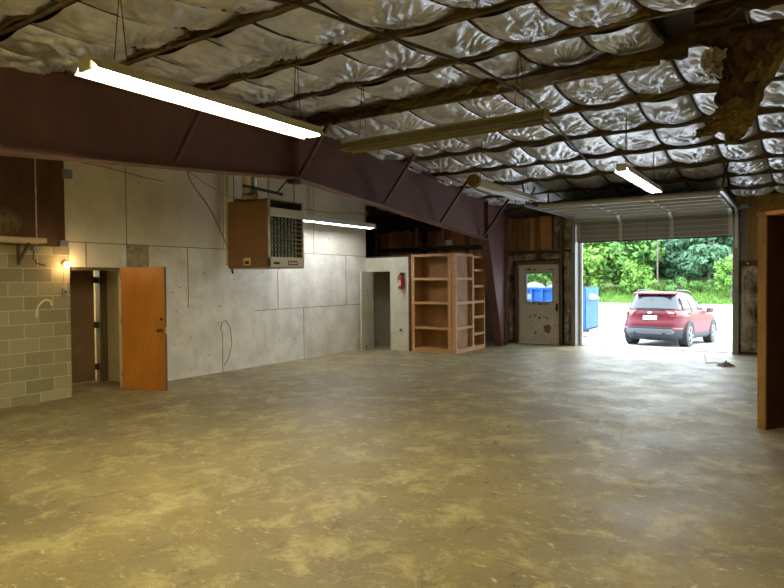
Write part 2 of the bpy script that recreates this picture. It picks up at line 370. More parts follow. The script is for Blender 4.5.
# outer walls and far side
S(MB().box(-12.1, -12, -5, 15.4, 0, 4.2).build('wall_outer', 'sheet'), 'dark outer wall hidden behind the white partition', 'wall')
S(MB().box(5, 5.1, -5, 15.4, 0, 4.2).build('wall_right', 'white'), 'unseen right hand wall outside the frame, pale to bounce light', 'wall')  # unseen wall coloured pale to boost the ambient bounce
S(MB().box(-12, 5, -5.1, -5, 0, 4.2).build('wall_back', 'white'), 'back wall behind the camera', 'wall')  # also coloured pale so it throws light back into the room
fw = thing('wall_far', (-3, FAR, 0), 'end wall holding the white door and the garage opening', 'wall', kind='structure')
w = MB(); Y0, Y1 = 15.28, 15.36
w.box(-12, -6.04, Y0, Y1, 0, 3.9).box(-6.04, -4.95, Y0, Y1, 2.04, 3.9).box(-4.95, -4.50, Y0, Y1, 0, 3.9)
w.box(-4.50, -1.14, Y0, Y1, 3.0, 3.9).box(-1.14, 5, Y0, Y1, 0, 3.9)
w.build('wall_sheet', 'sheet', fw)
# crumpled foil insulation on the far wall
def crumple(x0, x1, z0, z1, y, nx, nz, seed, amp=.09):
    def f(u, v):
        x = x0 + (x1 - x0) * u; z = z0 + (z1 - z0) * v
        e = min(1, min(u, 1 - u, v, 1 - v) * 6 + .15)
        n = noise.fractal((x * 7 + seed, z * 5, seed * 1.7), 0.55, 2.1, 5)
        m_ = abs(noise.noise((x * 4 + seed, z * 2.3, 3.1)))
        return (x, y - e * (.035 + amp * n + .05 * m_), z)
    return MB().grid(f, nx, nz)
for nm, lab, a in (('wall_insulation', 'crumpled foil insulation strip between the red column and white door', (-6.36, -6.22, .05, 2.28)),
                   ('wall_insulation', 'crumpled foil insulation band over the white door', (-6.2, -4.86, 2.14, 2.33)),
                   ('wall_insulation', 'tall crumpled brown foil insulation between white door and garage opening', (-4.88, -4.62, .03, 3.2)),
                   ('wall_insulation', 'crumpled brown foil insulation right of the garage opening', (-1.0, 1.6, .04, 1.9))):
    x0, x1, z0, z1 = a
    o = crumple(x0, x1, z0, z1, FAR + .03, max(6, int((x1 - x0) / .03)), max(6, int((z1 - z0) / .035)), R_.uniform(0, 50)).build(nm, 'wall_ins' , None, smooth=False)
    tag(o, lab, 'insulation')
tag(crumple(-5.12, -4.9, 2.36, 3.25, FAR + .0, 8, 26, 77, .06).build('wall_insulation', 'foil_old'), 'ragged pale foil insulation beside the upper wood planks', 'insulation')
# red girts, door frames
def st(name, mb, m, lab): return S(mb.build(name, m, None, bevel=.004), lab, 'steel trim')
st('trim_1', MB().box(-6.4, -4.6, 15.05, 15.22, 2.335, 2.385), 'red_dark', 'dark red steel girt crossing above the white door')
st('trim_2', MB().box(-6.13, -6.06, 15.08, 15.3, 0, 2.12).box(-4.96, -4.86, 15.08, 15.3, 0, 2.12).box(-6.13, -4.86, 15.08, 15.3, 2.03, 2.12), 'red_steel', 'red steel frame around the white door')
st('trim_3', MB().box(-4.63, -4.52, 15.0, 15.3, 0, 3.05), 'grey_steel', 'dark steel post left of the garage opening')
st('trim_4', MB().box(-1.14, -1.02, 15.0, 15.3, 0, 3.05), 'grey_steel', 'dark steel post right of the garage opening')
st('trim_5', MB().box(-4.52, -4.44, 15.3, 15.36, 0, 2.6), 'weather', 'bright white strip along the left garage jamb')
st('trim_6', MB().box(-1.03, 5, 15.05, 15.2, 1.9, 2.02), 'red_dark', 'dark red steel girt right of the garage opening')
st('trim_7', MB().box(-4.9, -4.86, 15.02, 15.2, 0, 3.25), 'frame_dark', 'thin dark post between white door and insulation')
st('trim_8', MB().box(-4.5, -1.14, 15.24, 15.37, .0, .012), 'grey_steel', 'steel threshold of the garage opening')
bolts = MB()
for x in (-.86, -.66): bolts.tube([(x, 15.05, 1.96), (x, 15.03, 1.96)], .018, 8)
tag(bolts.build('girt_bolts', 'chrome', bpy.data.objects['trim_6'], local=True))
# upper right of the far wall
ur = thing('wall_upper_right', (-.5, 15.2, 2.0), 'brown plywood and grey sheet above the girt right of the garage', 'wall', kind='structure')
MB().box(-1.02, -.87, 15.12, 15.2, 2.02, 3.2).build('grey_sheet', 'grey_board', ur)
MB().box(-.87, 5, 15.12, 15.2, 2.02, 3.25).build('plywood_sheet', 'ply_edge', ur)
MB().box(-1.1, 5, 15.08, 15.2, 3.22, 3.4).build('eave_board', 'ply_edge', ur)
# plank panels
pk = MB(); x = -6.36
while x < -5.2:
    wd = .147; dz = R_.uniform(-.02, .02)
    pk.box(x, min(x + wd, -5.14), 15.12 + R_.uniform(0, .015), 15.18, 2.40, 3.24 + dz); x += .152
pp = thing('plank_panel', (-5.75, 15.15, 2.36), 'panel of upright brown planks above the white door', 'wood panel')
pk.build('planks', 'planks', pp)
MB().box(-5.665, -5.64, 15.10, 15.12, 2.40, 3.2).build('batten', 'stud', pp)
pk = MB(); x = -10.4
while x < -6.5:
    if not -8.75 > x > -8.95: pk.box(x, x + .20, 15.05 + R_.uniform(0, .02), 15.12, 2.2 + R_.uniform(0, .05), 3.05 + R_.uniform(-.06, .06))
    x += .21
pp = thing('plank_panel', (-8.4, 15.1, 2.2), 'dark reddish planks on the end wall above the shelving', 'wood panel')
pk.build('planks', 'planks_dark', pp)
for x in (-9.07, -8.21, -7.36, -10.49):
    MB().box(x - .025, x + .025, 14.98, 15.06, 2.2, 3.15).build('stud', 'stud' if x > -10 else 'grey_board', pp)
st('trim_9', MB().box(-10.2, -6.5, 14.75, 14.85, 2.48, 2.58), 'black', 'dark beam crossing in front of the reddish planks')
tag(MB().box(-7.95, -7.75, 14.68, 14.75, 2.6, 2.74).build('junction_box', 'weather', bevel=.008), 'small white box on the dark beam above the shelving', 'electrical box')

# ------------------------------------------------------------------ roof, purlins, foil
rf = MB().prism([(-5, zr(-5) + .2), (YR, RZ + .2), (15.4, zr(15.4) + .2), (15.4, zr(15.4) + .26), (YR, RZ + .26), (-5, zr(-5) + .26)], 'X', -12.1, 5.1)
S(rf.build('ceiling', 'roof'), 'dark roof deck above the foil insulation', 'ceiling')
PY = [-3.3, -2.15, -1.0, .17, 1.34, 2.5, 3.64, 4.8, 5.95, 7.03, 8.4, 9.6, 10.8, 12.0, 13.15, 14.3]
words_ = ['nearest behind the camera', 'second from the back', 'third from the back', 'just behind the camera', 'just overhead', 'nearest in the photo', 'second in the photo',
          'third in the photo', 'last before the ridge', 'at the roof ridge', 'first beyond the ridge', 'second beyond the ridge', 'third beyond the ridge', 'fourth beyond the ridge',
          'next to the end wall strip', 'closest to the end wall']
for i, y in enumerate(PY):
    z = zr(y)
    mb = MB()
    mb.box(-12, 5, y - .008, y + .008, z, z + .19)
    mb.box(-12, 5, y - .05, y + .008, z, z + .012); mb.box(-12, 5, y, y + .06, z + .178, z + .19)
    o = mb.build('purlin', 'purlin'); tag(o, 'brown steel roof purlin, ' + words_[i], 'purlin', 'roof purlins')
    # ragged fibre edge clinging to the purlin's face
CELL = .68
def cellx(k, y): return -1.1 - CELL * k + .05 * math.sin(k * 2.3 + y * .7)
def pillow_bay(y0, y1, k0, k1, skip=(), hi=True):
    mb = MB()
    for k in range(k0, k1):
        if k in skip: continue
        xa0, xb0 = cellx(k + 1, y0), cellx(k, y0); xa1, xb1 = cellx(k + 1, y1), cellx(k, y1)
        n = (40, 50) if hi else (10, 10)
        A = R_.uniform(.10, .15); cu = .5 + R_.uniform(-.13, .13); cv = .60 + R_.uniform(-.12, .12)
        ph = R_.uniform(0, 6); nr = R_.choice([13, 15, 17]); sd = R_.uniform(0, 90)
        def f(u, v):
            x = (xa0 * (1 - v) + xa1 * v) * (1 - u) + (xb0 * (1 - v) + xb1 * v) * u
            y = y0 + .012 + (y1 - y0 - .024) * v
            base = zr(y) + .085 + .07 * v
            pu = max(0, math.sin(PI * u)) ** .55
            seam = .055 * math.sin(PI * v) + .015
            sag = seam + A * pu * (.35 + .65 * math.sin(PI * min(1, v * .62 + .18)))
            du, dv = (u - cu) * CELL, (v - cv) * (y1 - y0)
            r = math.hypot(du, dv); th = math.atan2(dv, du)
            w_ = noise.noise((x * 2.5, y * 2.5, sd)) * 1.5 + noise.noise((x * 9, y * 9, sd)) * .4
            t_ = (th * nr / (2 * PI) + ph + w_)
            tri = abs((t_ % 1) - .5) * 2
            edge = min(1, 7 * min(u, 1 - u)) * min(1, 8 * min(v, 1 - v))
            star = .037 * (tri ** 1.2) * math.exp(-r * 1.3) * min(1, r * 7) * edge
            dim = .045 * math.exp(-(r / .09) ** 2)
            cr = .014 * noise.fractal((x * 7, y * 7, sd), .7, 2.2, 3) * edge
            return (x, y, base - sag + dim + star * 1.6 + cr)
        mb.grid(f, *n)
    return mb
for i in range(len(PY) - 1):
    y0, y1 = PY[i], PY[i + 1]
    vis = y1 > 1.3
    skip = ()
    k0, k1 = (-5, 9) if vis else (-9, 16)
    if i == 8: k0 = 0                  # hole in the blanket near the hanging piece
    o = pillow_bay(y0, y1, k0, 9 if vis else 16, skip, vis).build('foil_insulation', 'foil' if i > 6 else 'foil', smooth=True)
    tag(o, 'quilted silver foil blanket ' + ('behind the purlin ' + words_[i]), 'insulation', 'foil insulation blankets')
    if vis:
        o2 = pillow_bay(y0, y1, 9, 16, (), False)
        o2.build('outer_foil', 'foil', o, smooth=True)
        if i == 8: pillow_bay(y0, y1, -5, -1).build('inner_foil', 'foil', o, smooth=True)
        pillow_bay(y0, y1, -9, -5, (), False).build('side_foil', 'foil', o, smooth=True)
    for k in range(-5 if vis else 0, 9):
        pts = []
        for j in range(9):
            v = j / 8; y = y0 + .012 + (y1 - y0 - .024) * v
            pts.append((cellx(k, y0) * (1 - v) + cellx(k, y1) * v, y, zr(y) + .075 + .055 * v - .055 * math.sin(PI * v) - .018))
        MB().tube(pts, .021, 5).build('seam_shade_tape', 'kraft', o)  # tape thickened and kept dark to stand in for the seam shadow
o = MB()
tag(pillow_bay(14.31, 15.15, -9, 0).build('foil_insulation', 'foil', smooth=True), 'quilted silver foil blanket right above the far wall plywood', 'insulation', 'foil insulation blankets')
S(MB().box(-12, -1.0, 14.32, 15.3, zr(14.8) + .10, zr(14.8) + .13).build('ceiling', 'kraft'), 'dark brown strip of ceiling along the end wall', 'ceiling')
tag(crumple(0, 1, 0, 1, 0, 2, 2, 1).build('roof_void', 'void'), None) if False else None
S(MB().box(-1.3, -.2, 5.97, 7.0, zr(6.4) + .155, zr(6.4) + .165).build('ceiling', 'void'), 'near-black sheet for the roof cavity shade where foil has fallen', 'ceiling')  # extra near-black sheet puts the cavity's shade into the colour

# ridge: torn brown insulation / board hanging along the ridge purlin
def ragged(x0, x1, y, ztop, depth, seed, name, m, lab, lean=.12):
    n = int((x1 - x0) / .03)
    def f(u, v):
        x = x0 + (x1 - x0) * u
        d = depth * (.65 + .5 * noise.noise((x * 2.3, seed, 0)) + .25 * noise.noise((x * 11, seed, 5)))
        return (x, y - lean * v + .035 * noise.noise((x * 6, v * 3, seed)), ztop - d * v)
    return tag(MB().grid(f, n, 6).build(name, m, None, solid=.02), lab, 'insulation')
tag(MB().bar((-6.0, 6.93, 3.99), (-3.0, 6.93, 3.97), .06, .15).bar((-3.0, 6.93, 3.95), (-1.2, 6.93, 3.94), .05, .11).build('ridge_board', 'purlin', bevel=.006), 'brown timber board running under the roof ridge', 'beam')
ragged(-6.35, -4.3, 6.86, 4.0, .20, 3, 'torn_insulation', 'kraft', 'dark torn insulation facing drooping along the ridge at left')
ragged(-4.5, -2.9, 6.80, 3.99, .17, 8, 'torn_insulation', 'fibre', 'yellow brown torn insulation fibre drooping along the ridge centre')
ragged(-2.9, -1.9, 6.74, 3.96, .22, 12, 'torn_insulation', 'foil_old', 'pale torn foil flap drooping along the ridge')
ragged(-1.9, -.9, 6.78, 4.0, .26, 15, 'torn_insulation', 'fibre', 'olive torn insulation flap beside the bare roof patch')
for i, (y, xs) in enumerate(((2.46, [(-6.0, -3.9)]), (3.6, [(-5.3, -4.5), (-3.6, -2.3)]), (4.76, [(-5.2, -3.3)]), (5.9, [(-2.6, -1.1)]), (8.36, [(-1.7, -.2)]))):
    for x0, x1 in xs:
        ragged(x0, x1, y, zr(y) + .09, .11, y + x0, 'torn_insulation', 'fibre', 'yellowish fibre edge showing along the purlin ' + words_[PY.index(min(PY, key=lambda q: abs(q - y)))] + (', right piece' if x0 == -3.6 else ''), .03)
# hanging torn clump at upper right
hc = thing('hanging_insulation', (-.45, 6.0, 3.7), 'torn brown and yellow insulation clump hanging from the roof at right', 'insulation')
def rag(pts, widths, seed, m, name, nu=16, nv=30, thick=.03):
    P = [Vector(p) for p in pts]
    def f(u, v):
        t = v * (len(P) - 1); i = min(int(t), len(P) - 2); a = t - i
        p = P[i].lerp(P[i + 1], a); w_ = widths[i] * (1 - a) + widths[i + 1] * a
        w_ *= 1 + .35 * noise.noise((v * 9, seed, u > .5))
        q = p + Vector(((u - .5) * w_, (abs(u - .5) * .25 + .09 * noise.noise((u * 3, v * 6, seed))), 0))
        return q + Vector((.03 * noise.noise((u * 8, v * 12, seed)), .05 * noise.noise((u * 9, v * 9, seed + 4)), .03 * noise.noise((u * 7, v * 5, seed + 9))))
    return MB().grid(f, nu, nv).build(name, m, hc, solid=thick)
rag([(-.35, 6.02, 3.80), (-.38, 6.0, 3.6), (-.42, 5.97, 3.35), (-.45, 5.95, 3.05), (-.46, 5.93, 2.98)], [.75, .5, .32, .22, .12], 4, 'kraft', 'paper_facing')
rag([(-.15, 6.1, 3.80), (-.25, 6.06, 3.55), (-.36, 6.04, 3.3), (-.42, 6.0, 3.0), (-.47, 5.98, 2.82)], [.55, .38, .28, .2, .1], 9, 'fibre', 'fibre_strand')
rag([(-.42, 5.90, 3.16), (-.47, 5.88, 3.04), (-.53, 5.86, 2.93), (-.56, 5.86, 2.88)], [.12, .30, .42, .30], 14, 'fibre', 'lower_flap', 14, 16)
rag([(-.60, 5.9, 3.62), (-.62, 5.9, 3.5), (-.58, 5.9, 3.38)], [.2, .16, .08], 23, 'foil_old', 'foil_scrap', 10, 10, .01)
rag([(-.1, 5.95, 3.74), (.35, 5.95, 3.72), (.9, 5.95, 3.74)], [.01, .01, .01], 2, 'kraft', 'shred', 2, 6) if False else None
ragged(-.75, 1.3, 5.98, 3.99, .22, 31, 'torn_insulation', 'kraft', 'dark torn facing along the purlin above the hanging clump')

# rafter frame
ra = thing('steel_frame', (-6.15, 14.7, 0), 'large red oxide steel roof rafter and tapered column', 'steel frame')
top = lambda y: zr(y) - .005
web = [(-5, 2.15), (2.74, 2.86), (6.72, 3.16), (13.32, 2.60), (14.08, 0), (14.4, 0), (14.5, 3.1), (14.5, top(14.5)), (YR, top(YR)), (-5, top(-5))]
MB().prism(web[:4] + [(13.5, 2.6), (14.48, 2.7), (14.5, top(14.5)), (YR, top(YR)), (-5, top(-5))], 'X', -6.156, -6.144).build('rafter_web', 'red_steel', ra)
MB().prism([(13.32, 2.62), (14.12, 0), (14.4, 0), (14.48, 2.8), (13.6, 2.8)], 'X', -6.158, -6.142).build('column_web', 'red_steel', ra)
fl_ = MB()
for a, b in zip(web[:3], web[1:4]): fl_.bar((-6.15, a[0], a[1]), (-6.15, b[0], b[1]), .22, .014)
fl_.build('lower_flange', 'lip', ra)
MB().bar((-6.15, 13.32, 2.60), (-6.15, 14.1, 0), .2, .014, up=(0, 1, 0)).bar((-6.15, 14.4, 0), (-6.15, 14.5, 3.3), .2, .014, up=(0, 1, 0)).build('column_flange', 'red_steel', ra)
MB().bar((-6.15, -5, top(-5) - .01), (-6.15, YR, top(YR) - .01), .2, .012).bar((-6.15, YR, top(YR) - .01), (-6.15, 14.5, top(14.5) - .01), .2, .012).build('upper_flange', 'red_steel', ra)
MB().box(-6.24, -6.06, 13.3, 13.315, 2.6, zr(13.3) - .01).box(-6.24, -6.06, 6.68, 6.70, 3.12, zr(6.7) - .01).box(-6.24, -6.06, 6.73, 6.75, 3.12, zr(6.7) - .01).build('splice_plate', 'red_steel', ra)
for y, lab in ((6.9, 'dark red diagonal brace at the rafter splice'), (9.1, 'dark red diagonal brace under the middle of the rafter'), (11.15, 'dark red diagonal brace second from the column'),
               (13.2, 'dark red diagonal brace nearest the column')):
    zb = 3.16 - (y - 6.72) * .0848 + .06
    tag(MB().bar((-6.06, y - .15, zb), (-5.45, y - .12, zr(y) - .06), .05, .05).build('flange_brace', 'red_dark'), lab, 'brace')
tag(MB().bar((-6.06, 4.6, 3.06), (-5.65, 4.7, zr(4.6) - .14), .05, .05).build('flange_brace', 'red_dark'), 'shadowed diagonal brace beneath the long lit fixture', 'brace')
tag(MB().box(-6.22, -6.08, 6.64, 6.80, 3.08, 3.14).build('splice_bracket', 'black', bevel=.01), 'black bracket under the rafter splice', 'bracket')
# thin cross bracing rod
pts = [(-3.3, 2.6, 3.6), (-3.1, 3.5, 3.72), (-2.93, 4.6, 3.77), (-2.7, 5.6, 3.80), (-2.7, 7.15, 3.84), (-2.8, 8.5, 3.78), (-3.0, 10.9, 3.62)]
tag(MB().tube(pts, .016, 6).build('hanging_cable', 'wire'), 'dark cable running across under the roof from upper left', 'cable')

# ------------------------------------------------------------------ fluorescent fixtures
def fixture(loc, rz, L_, tube_m, body, label, wires=True, ends='fix', inner=None, width=.30, endcap=None):
    t = thing('fluorescent_fixture', loc, label, 'ceiling light', rz=rz)
    h = L_ / 2; w_ = width / 2
    MB().box(-h, h, -.06, .06, .03, .07).build('housing', body, t, local=True, bevel=.005)
    MB().prism([(-w_, -.035), (-w_ + .012, -.035), (-.065, .032), (.065, .032), (w_ - .012, -.035), (w_, -.035), (.07, .045), (-.07, .045)], 'X', -h, h).build('reflector', inner or body, t, local=True)
    for s in (-1, 1):
        MB().tube([(-h + .03, s * .055, -.005), (h - .03, s * .055, -.005)], .019, 10).build('lamp_tube', tube_m, t, local=True, smooth=True)
        MB().box(s * h - .012, s * h + .012, -.07, .07, -.03, .07).build('end_cap', endcap or body, t, local=True)
        if wires:
            x = s * h * .78
            p = Vector((x, 0, .11)); wz = Matrix.Rotation(rz, 3, 'Z') @ p + Vector(loc)
            up = zr(wz.y) + .04 - loc[2]
            MB().tube([(x - .05, 0, .11), (x, 0, up)], .004, 5).tube([(x + .05, 0, .11), (x, 0, up)], .004, 5).build('hanger_wire', 'wire', t, local=True)
    return t
fixture((-4.05, 3.55, 3.13), PI / 2, 2.38, 'tube_warm', 'fix', 'long lit fluorescent fixture nearest at upper left')
fixture((-3.25, 5.78, 3.22), 0, 2.46, 'fix_in', 'fix_old', 'unlit olive fluorescent fixture hanging across the middle of the ceiling', inner='fix_in')
fixture((-1.93, 9.67, 3.10), PI / 2, 2.46, 'tube_cool', 'fix_white', 'lit fluorescent fixture hanging before the garage door', width=.2)
fixture((-7.99, 10.1, 2.86), PI / 2, 2.46, 'tube_cool', 'fix_white', 'lit fluorescent fixture along the white wall right of the heater', width=.2)
f5 = fixture((-4.14, 9.82, 3.15), PI / 2, 2.46, 'tube_dead', 'fix_wood', 'unlit white tubed fixture with brown top near the red rafter', inner='fix_white')
MB().tube([(-1.32, -.02, .02), (-1.2, 0, .02)], .10, 12).build('end_dome', 'fibre', f5, local=True)
fixture((-3.4, -2.4, 2.95), 0, 2.46, 'tube_added_back', 'fix', 'added lit fluorescent fixture, unseen behind the camera at left')  # unseen lamp added to light the yellow foreground floor
fixture((1.2, .2, 3.1), PI / 2, 2.46, 'tube_added_back', 'fix', 'added lit fluorescent fixture, unseen behind the camera at right')  # second added lamp, also out of view, for the same floor
fixture((-6.9, 1.0, 2.75), PI / 2, 2.46, 'tube_added_back', 'fix', 'lit fluorescent fixture out of frame by the block wall') if False else None

# ------------------------------------------------------------------ left: doors, bulb, shelf
d = thing('door_1', (-8.69, 5.575, 0), 'open orange varnished wooden door leaf against the white wall', 'door', rz=math.atan2(.21, .77), kind='structure')
MB().box(0, .80, -.02, .02, .012, 1.885).build('door_leaf', 'orange_door', d, local=True, bevel=.002)
MB().box(.80, .806, -.02, .02, .012, 1.885).build('leaf_edge', 'door_edge', d, local=True)
MB().tube([(.745, -.02, .93), (.745, -.035, .93)], .026, 12).tube([(.745, -.03, .93), (.745, -.085, .93)], [.012, .012], 10).build('knob_rose', 'black', d, local=True)
MB().tube([(.745, -.075, .93), (.745, -.09, .93), (.745, -.11, .93), (.745, -.115, .93)], [.012, .028, .024, .008], 12).build('door_knob', 'black', d, local=True, smooth=True)
MB().tube([(.745, .02, .93), (.745, .06, .93), (.745, .08, .93), (.745, .10, .93)], [.012, .026, .026, .008], 12).build('back_knob', 'brass', d, local=True, smooth=True)
MB().box(.806, .812, -.012, .012, .88, .98).build('latch_plate', 'brass', d, local=True)
MB().tube([(.745, -.02, 1.10), (.745, -.032, 1.10)], .022, 12).build('deadbolt', 'black', d, local=True)
for z in (.2, 1.0, 1.7): MB().tube([(0, -.02, z), (0, -.02, z + .09)], .009, 8).build('hinge', 'grey_steel', d, local=True)
# brown inner door with the bright gap
d = thing('door_2', (-9.95, 5.86, 0), 'flat brown inner door left ajar at the back of the recess', 'door', kind='structure')
MB().bar((-9.80, 5.765, .94), (-9.86, 4.98, .94), .04, 1.85).build('door_leaf', 'brown_door', d)
for z in (.25, .95, 1.7): MB().box(-9.82, -9.76, 5.755, 5.83, z - .05, z + .05).build('hinge', 'black', d)
MB().box(-9.84, -9.70, 5.825, 5.93, 0, 2.0).build('door_jamb', 'frame_dark', d)
MB().box(-9.70, -9.67, 5.86, 5.93, 0, 2.0).build('door_stop', 'frame_dark', d)
MB().box(-9.9, -9.7, 4.70, 5.83, 1.90, 2.0).build('door_head', 'frame_dark', d)
# lamp inside the next room so the gap glows
t = thing('fluorescent_fixture', (-11.2, 5.2, 1.97), 'lit fixture in the room behind the brown inner door', 'ceiling light')
MB().box(-.5, .5, -.1, .1, -.02, .02).build('housing', 'fix_white', t, local=True)
MB().tube([(-.48, 0, -.05), (.48, 0, -.05)], .03, 8).build('lamp_tube', 'tube_warm', t, local=True)

b = thing('bare_bulb', (-8.68, 4.72, 1.9), 'glowing bare bulb on the block wall beside the recess', 'light bulb')
MB().tube([(-8.75, 4.72, 1.93), (-8.70, 4.72, 1.93)], [.045, .03], 12).build('socket', 'shelf_white', b)
MB().tube([(-8.70, 4.72, 1.93), (-8.685, 4.72, 1.925), (-8.665, 4.72, 1.915), (-8.64, 4.72, 1.905), (-8.62, 4.72, 1.90), (-8.612, 4.72, 1.898)], [.014, .018, .03, .034, .022, .005], 12).build('bulb_glass', 'bulb', b, smooth=True)
MB().tube([(-8.742, 4.715, 1.90), (-8.742, 4.71, 1.58)], .006, 6).build('conduit', 'stud', b)
sw = thing('light_switch', (-8.75, 4.71, 1.54), 'small dark switch box below the glowing bulb', 'switch')
MB().box(-8.75, -8.71, 4.675, 4.745, 1.47, 1.58).build('switch_box', 'plate_grey', sw, bevel=.005)
MB().box(-8.712, -8.70, 4.70, 4.72, 1.51, 1.54).build('toggle', 'black', sw)
tag(MB().box(-8.75, -8.69, 4.64, 4.76, 2.175, 2.26).build('junction_box', 'plate_grey', bevel=.006), 'grey metal box at the corner where blocks meet white board', 'electrical box')
jb = tag(MB().box(-8.75, -8.70, 4.70, 4.84, 3.15, 3.28).build('junction_box', 'plate_grey', bevel=.006), 'grey metal junction box high on the white wall under the rafter', 'electrical box')
sh = thing('wall_shelf', (-8.6, 3.2, 2.2), 'pale wooden shelf fixed on top of the block wall', 'shelf')
MB().box(-8.75, -8.38, 1.8, 4.30, 2.19, 2.255).build('shelf_board', 'shelf_white', sh, bevel=.006)
MB().bar((-8.73, 4.1, 1.95), (-8.45, 4.1, 2.18), .03, .03).box(-8.75, -8.72, 4.085, 4.115, 1.9, 2.19).build('shelf_bracket', 'frame_dark', sh)
MB().box(-8.75, -8.70, 4.27, 4.36, 2.10, 2.16).build('conduit_box', 'plate_grey', sh)
MB().tube([(-8.73, 4.3, 2.1), (-8.72, 4.28, 2.0), (-8.72, 4.33, 1.93), (-8.73, 4.45, 1.90)], .008, 6).build('cord', 'black', sh)
def bund(u, v):
    th = u * 2 * PI; ph = v * PI
    r = .24 + .012 * math.sin(th * 22) + .015 * noise.noise((th * 2, ph * 2, 0))
    return (-8.56 + .13 * math.sin(ph) * math.cos(th), 3.78 + r * 1.15 * math.sin(ph) * math.sin(th), 2.45 + .20 * math.cos(ph) * (r / .24))
tag(MB().grid(bund, 64, 20).build('round_bundle', 'wicker', smooth=True), 'round brown woven bundle resting on the pale wall shelf', 'bundle')
# dribbles of old sealant on blocks
sp = MB()
for pts in ([(4.32, 1.18), (4.33, 1.30), (4.37, 1.36), (4.42, 1.41), (4.47, 1.42), (4.52, 1.40), (4.53, 1.34)],):
    sp.tube([(-8.747, y, z) for y, z in pts], .012, 6)
tag(sp.build('sealant_smear', 'spill'), 'pale curved smear of old sealant on the grey blocks', 'smear')
# dark stain-like debris at block foot
# ------------------------------------------------------------------ heater
h = thing('unit_heater', (-7.45, 7.4, 1.9), 'brown unit heater with louvred front hanging by the white wall', 'heater')
hx0, hx1, hy0, hy1, hz0, hz1 = -7.95, -7.0, 7.05, 7.88, 1.88, 2.98
MB().box(hx0, hx1 - .02, hy0, hy0 + .02, hz0, hz1).box(hx0, hx1 - .02, hy1 - .02, hy1, hz0, hz1).box(hx0, hx0 + .02, hy0, hy1, hz0, hz1).box(hx0, hx1, hy0, hy1, hz1 - .02, hz1).build('casing', 'heater', h, bevel=.004)
MB().box(hx0, hx1, hy0 + .02, hy1 - .02, hz0 - .01, hz0 + .01).build('bottom_pan', 'heater_bot', h)
MB().box(hx1 - .25, hx1 - .23, hy0 + .02, hy1 - .02, hz0, hz1 - .02).build('dark_interior', 'heater_dark', h)
fr = MB().box(hx1 - .03, hx1, hy0, hy0 + .035, hz0, hz1).box(hx1 - .03, hx1, hy1 - .03, hy1, hz0, hz1).box(hx1 - .03, hx1, hy0, hy1, hz0, hz0 + .17)
fr.box(hx1 - .03, hx1, hy0, hy1, 2.70, 2.84).box(hx1 - .03, hx1, hy0, hy1, hz1 - .02, hz1); fr.build('front_frame', 'heater_front', h, bevel=.003)
for k in range(8):
    z = 2.13 + k * .073
    MB().bar((hx1 - .02, hy0 + .035, z), (hx1 - .02, hy1 - .03, z), .03, .020).build('louver', 'louver', h)
for k in range(9):
    y = hy0 + .08 + k * .08
    MB().box(hx1 - .10, hx1 - .08, y - .008, y + .008, hz0 + .15, 2.70).build('vertical_fin', 'heater_front', h)
MB().box(hx1 + .001, hx1 + .005, 7.48, 7.72, hz0 + .035, hz0 + .115).build('red_badge', 'red_label', h)
MB().box(hx1 + .005, hx1 + .007, 7.50, 7.70, hz0 + .065, hz0 + .085).build('badge_lettering', 'heater_front', h)
MB().box(hx1 + .001, hx1 + .005, 7.15, 7.28, hz0 + .05, hz0 + .085).build('small_badge', 'kraft', h)
MB().box(-7.58, -7.42, hy0 - .004, hy0, hz0 + .04, hz0 + .16).build('yellow_label', 'label', h)
MB().box(-7.545, -7.455, hy0 - .006, hy0 - .003, hz0 + .06, hz0 + .11).build('label_print', 'heater_dark', h)
MB().tube([(-7.62, 7.25, hz1), (-7.62, 7.25, 4.0)], .125, 20).tube([(-7.62, 7.25, hz1), (-7.62, 7.25, hz1 + .12)], .14, 20).build('flue_pipe', 'galv', h, smooth=True)
MB().box(-7.9, -7.78, hy0 + .1, hy0 + .3, hz1, hz1 + .06).build('collar_box', 'heater', h)
MB().bar((-7.1, 6.62, 3.13), (-7.05, 7.42, 3.08), .035, .04).build('hanger_rail', 'black', h)
MB().tube([(-7.05, 7.1, hz1), (-7.05, 7.1, 3.9)], .007, 6).tube([(-7.05, 7.7, hz1), (-7.05, 7.7, 3.9)], .007, 6).tube([(-7.85, 7.1, hz1), (-7.85, 7.1, 3.9)], .007, 6).tube([(-7.05, 7.3, 3.1), (-6.6, 7.4, 3.55)], .012, 6).build('hanger_rods', 'black', h)
tag(MB().tube([(-8.66, 7.69, 1.95), (-8.66, 7.68, 3.95)], .045, 12).build('drain_pipe', 'pvc', smooth=True), 'cream vertical pipe running up the wall behind the heater', 'pipe')
cb = thing('loose_cable', (-8.6, 6.75, 3.55), 'yellow cable looping down the white wall to a black plug', 'cable')
MB().tube([(-8.6, 6.75, 3.58), (-8.6, 6.80, 3.40), (-8.6, 6.95, 3.22), (-8.6, 7.12, 3.06), (-8.6, 7.28, 2.86), (-8.6, 7.43, 2.62), (-8.6, 7.56, 2.38), (-8.6, 7.66, 2.2)], .014, 8).build('cable_length', 'cable', cb, smooth=True)
MB().tube([(-8.6, 7.66, 2.2), (-8.6, 7.68, 2.08), (-8.6, 7.70, 1.95), (-8.6, 7.73, 1.8)], [.018, .018, .022, .016], 8).build('black_end', 'black', cb)
MB().tube([(-8.6, 6.75, 3.55), (-8.6, 7.1, 3.38), (-8.6, 7.6, 3.22), (-8.5, 8.1, 3.12)], .007, 6).build('thin_branch', 'cable', cb)
tag(MB().tube([(-8.72, 4.75, 3.42), (-8.72, 5.4, 3.40), (-8.72, 6.05, 3.33), (-8.72, 6.4, 3.32)], .006, 5).build('thin_wire', 'wire'), 'thin dark wire crossing the top of the white wall', 'wire')
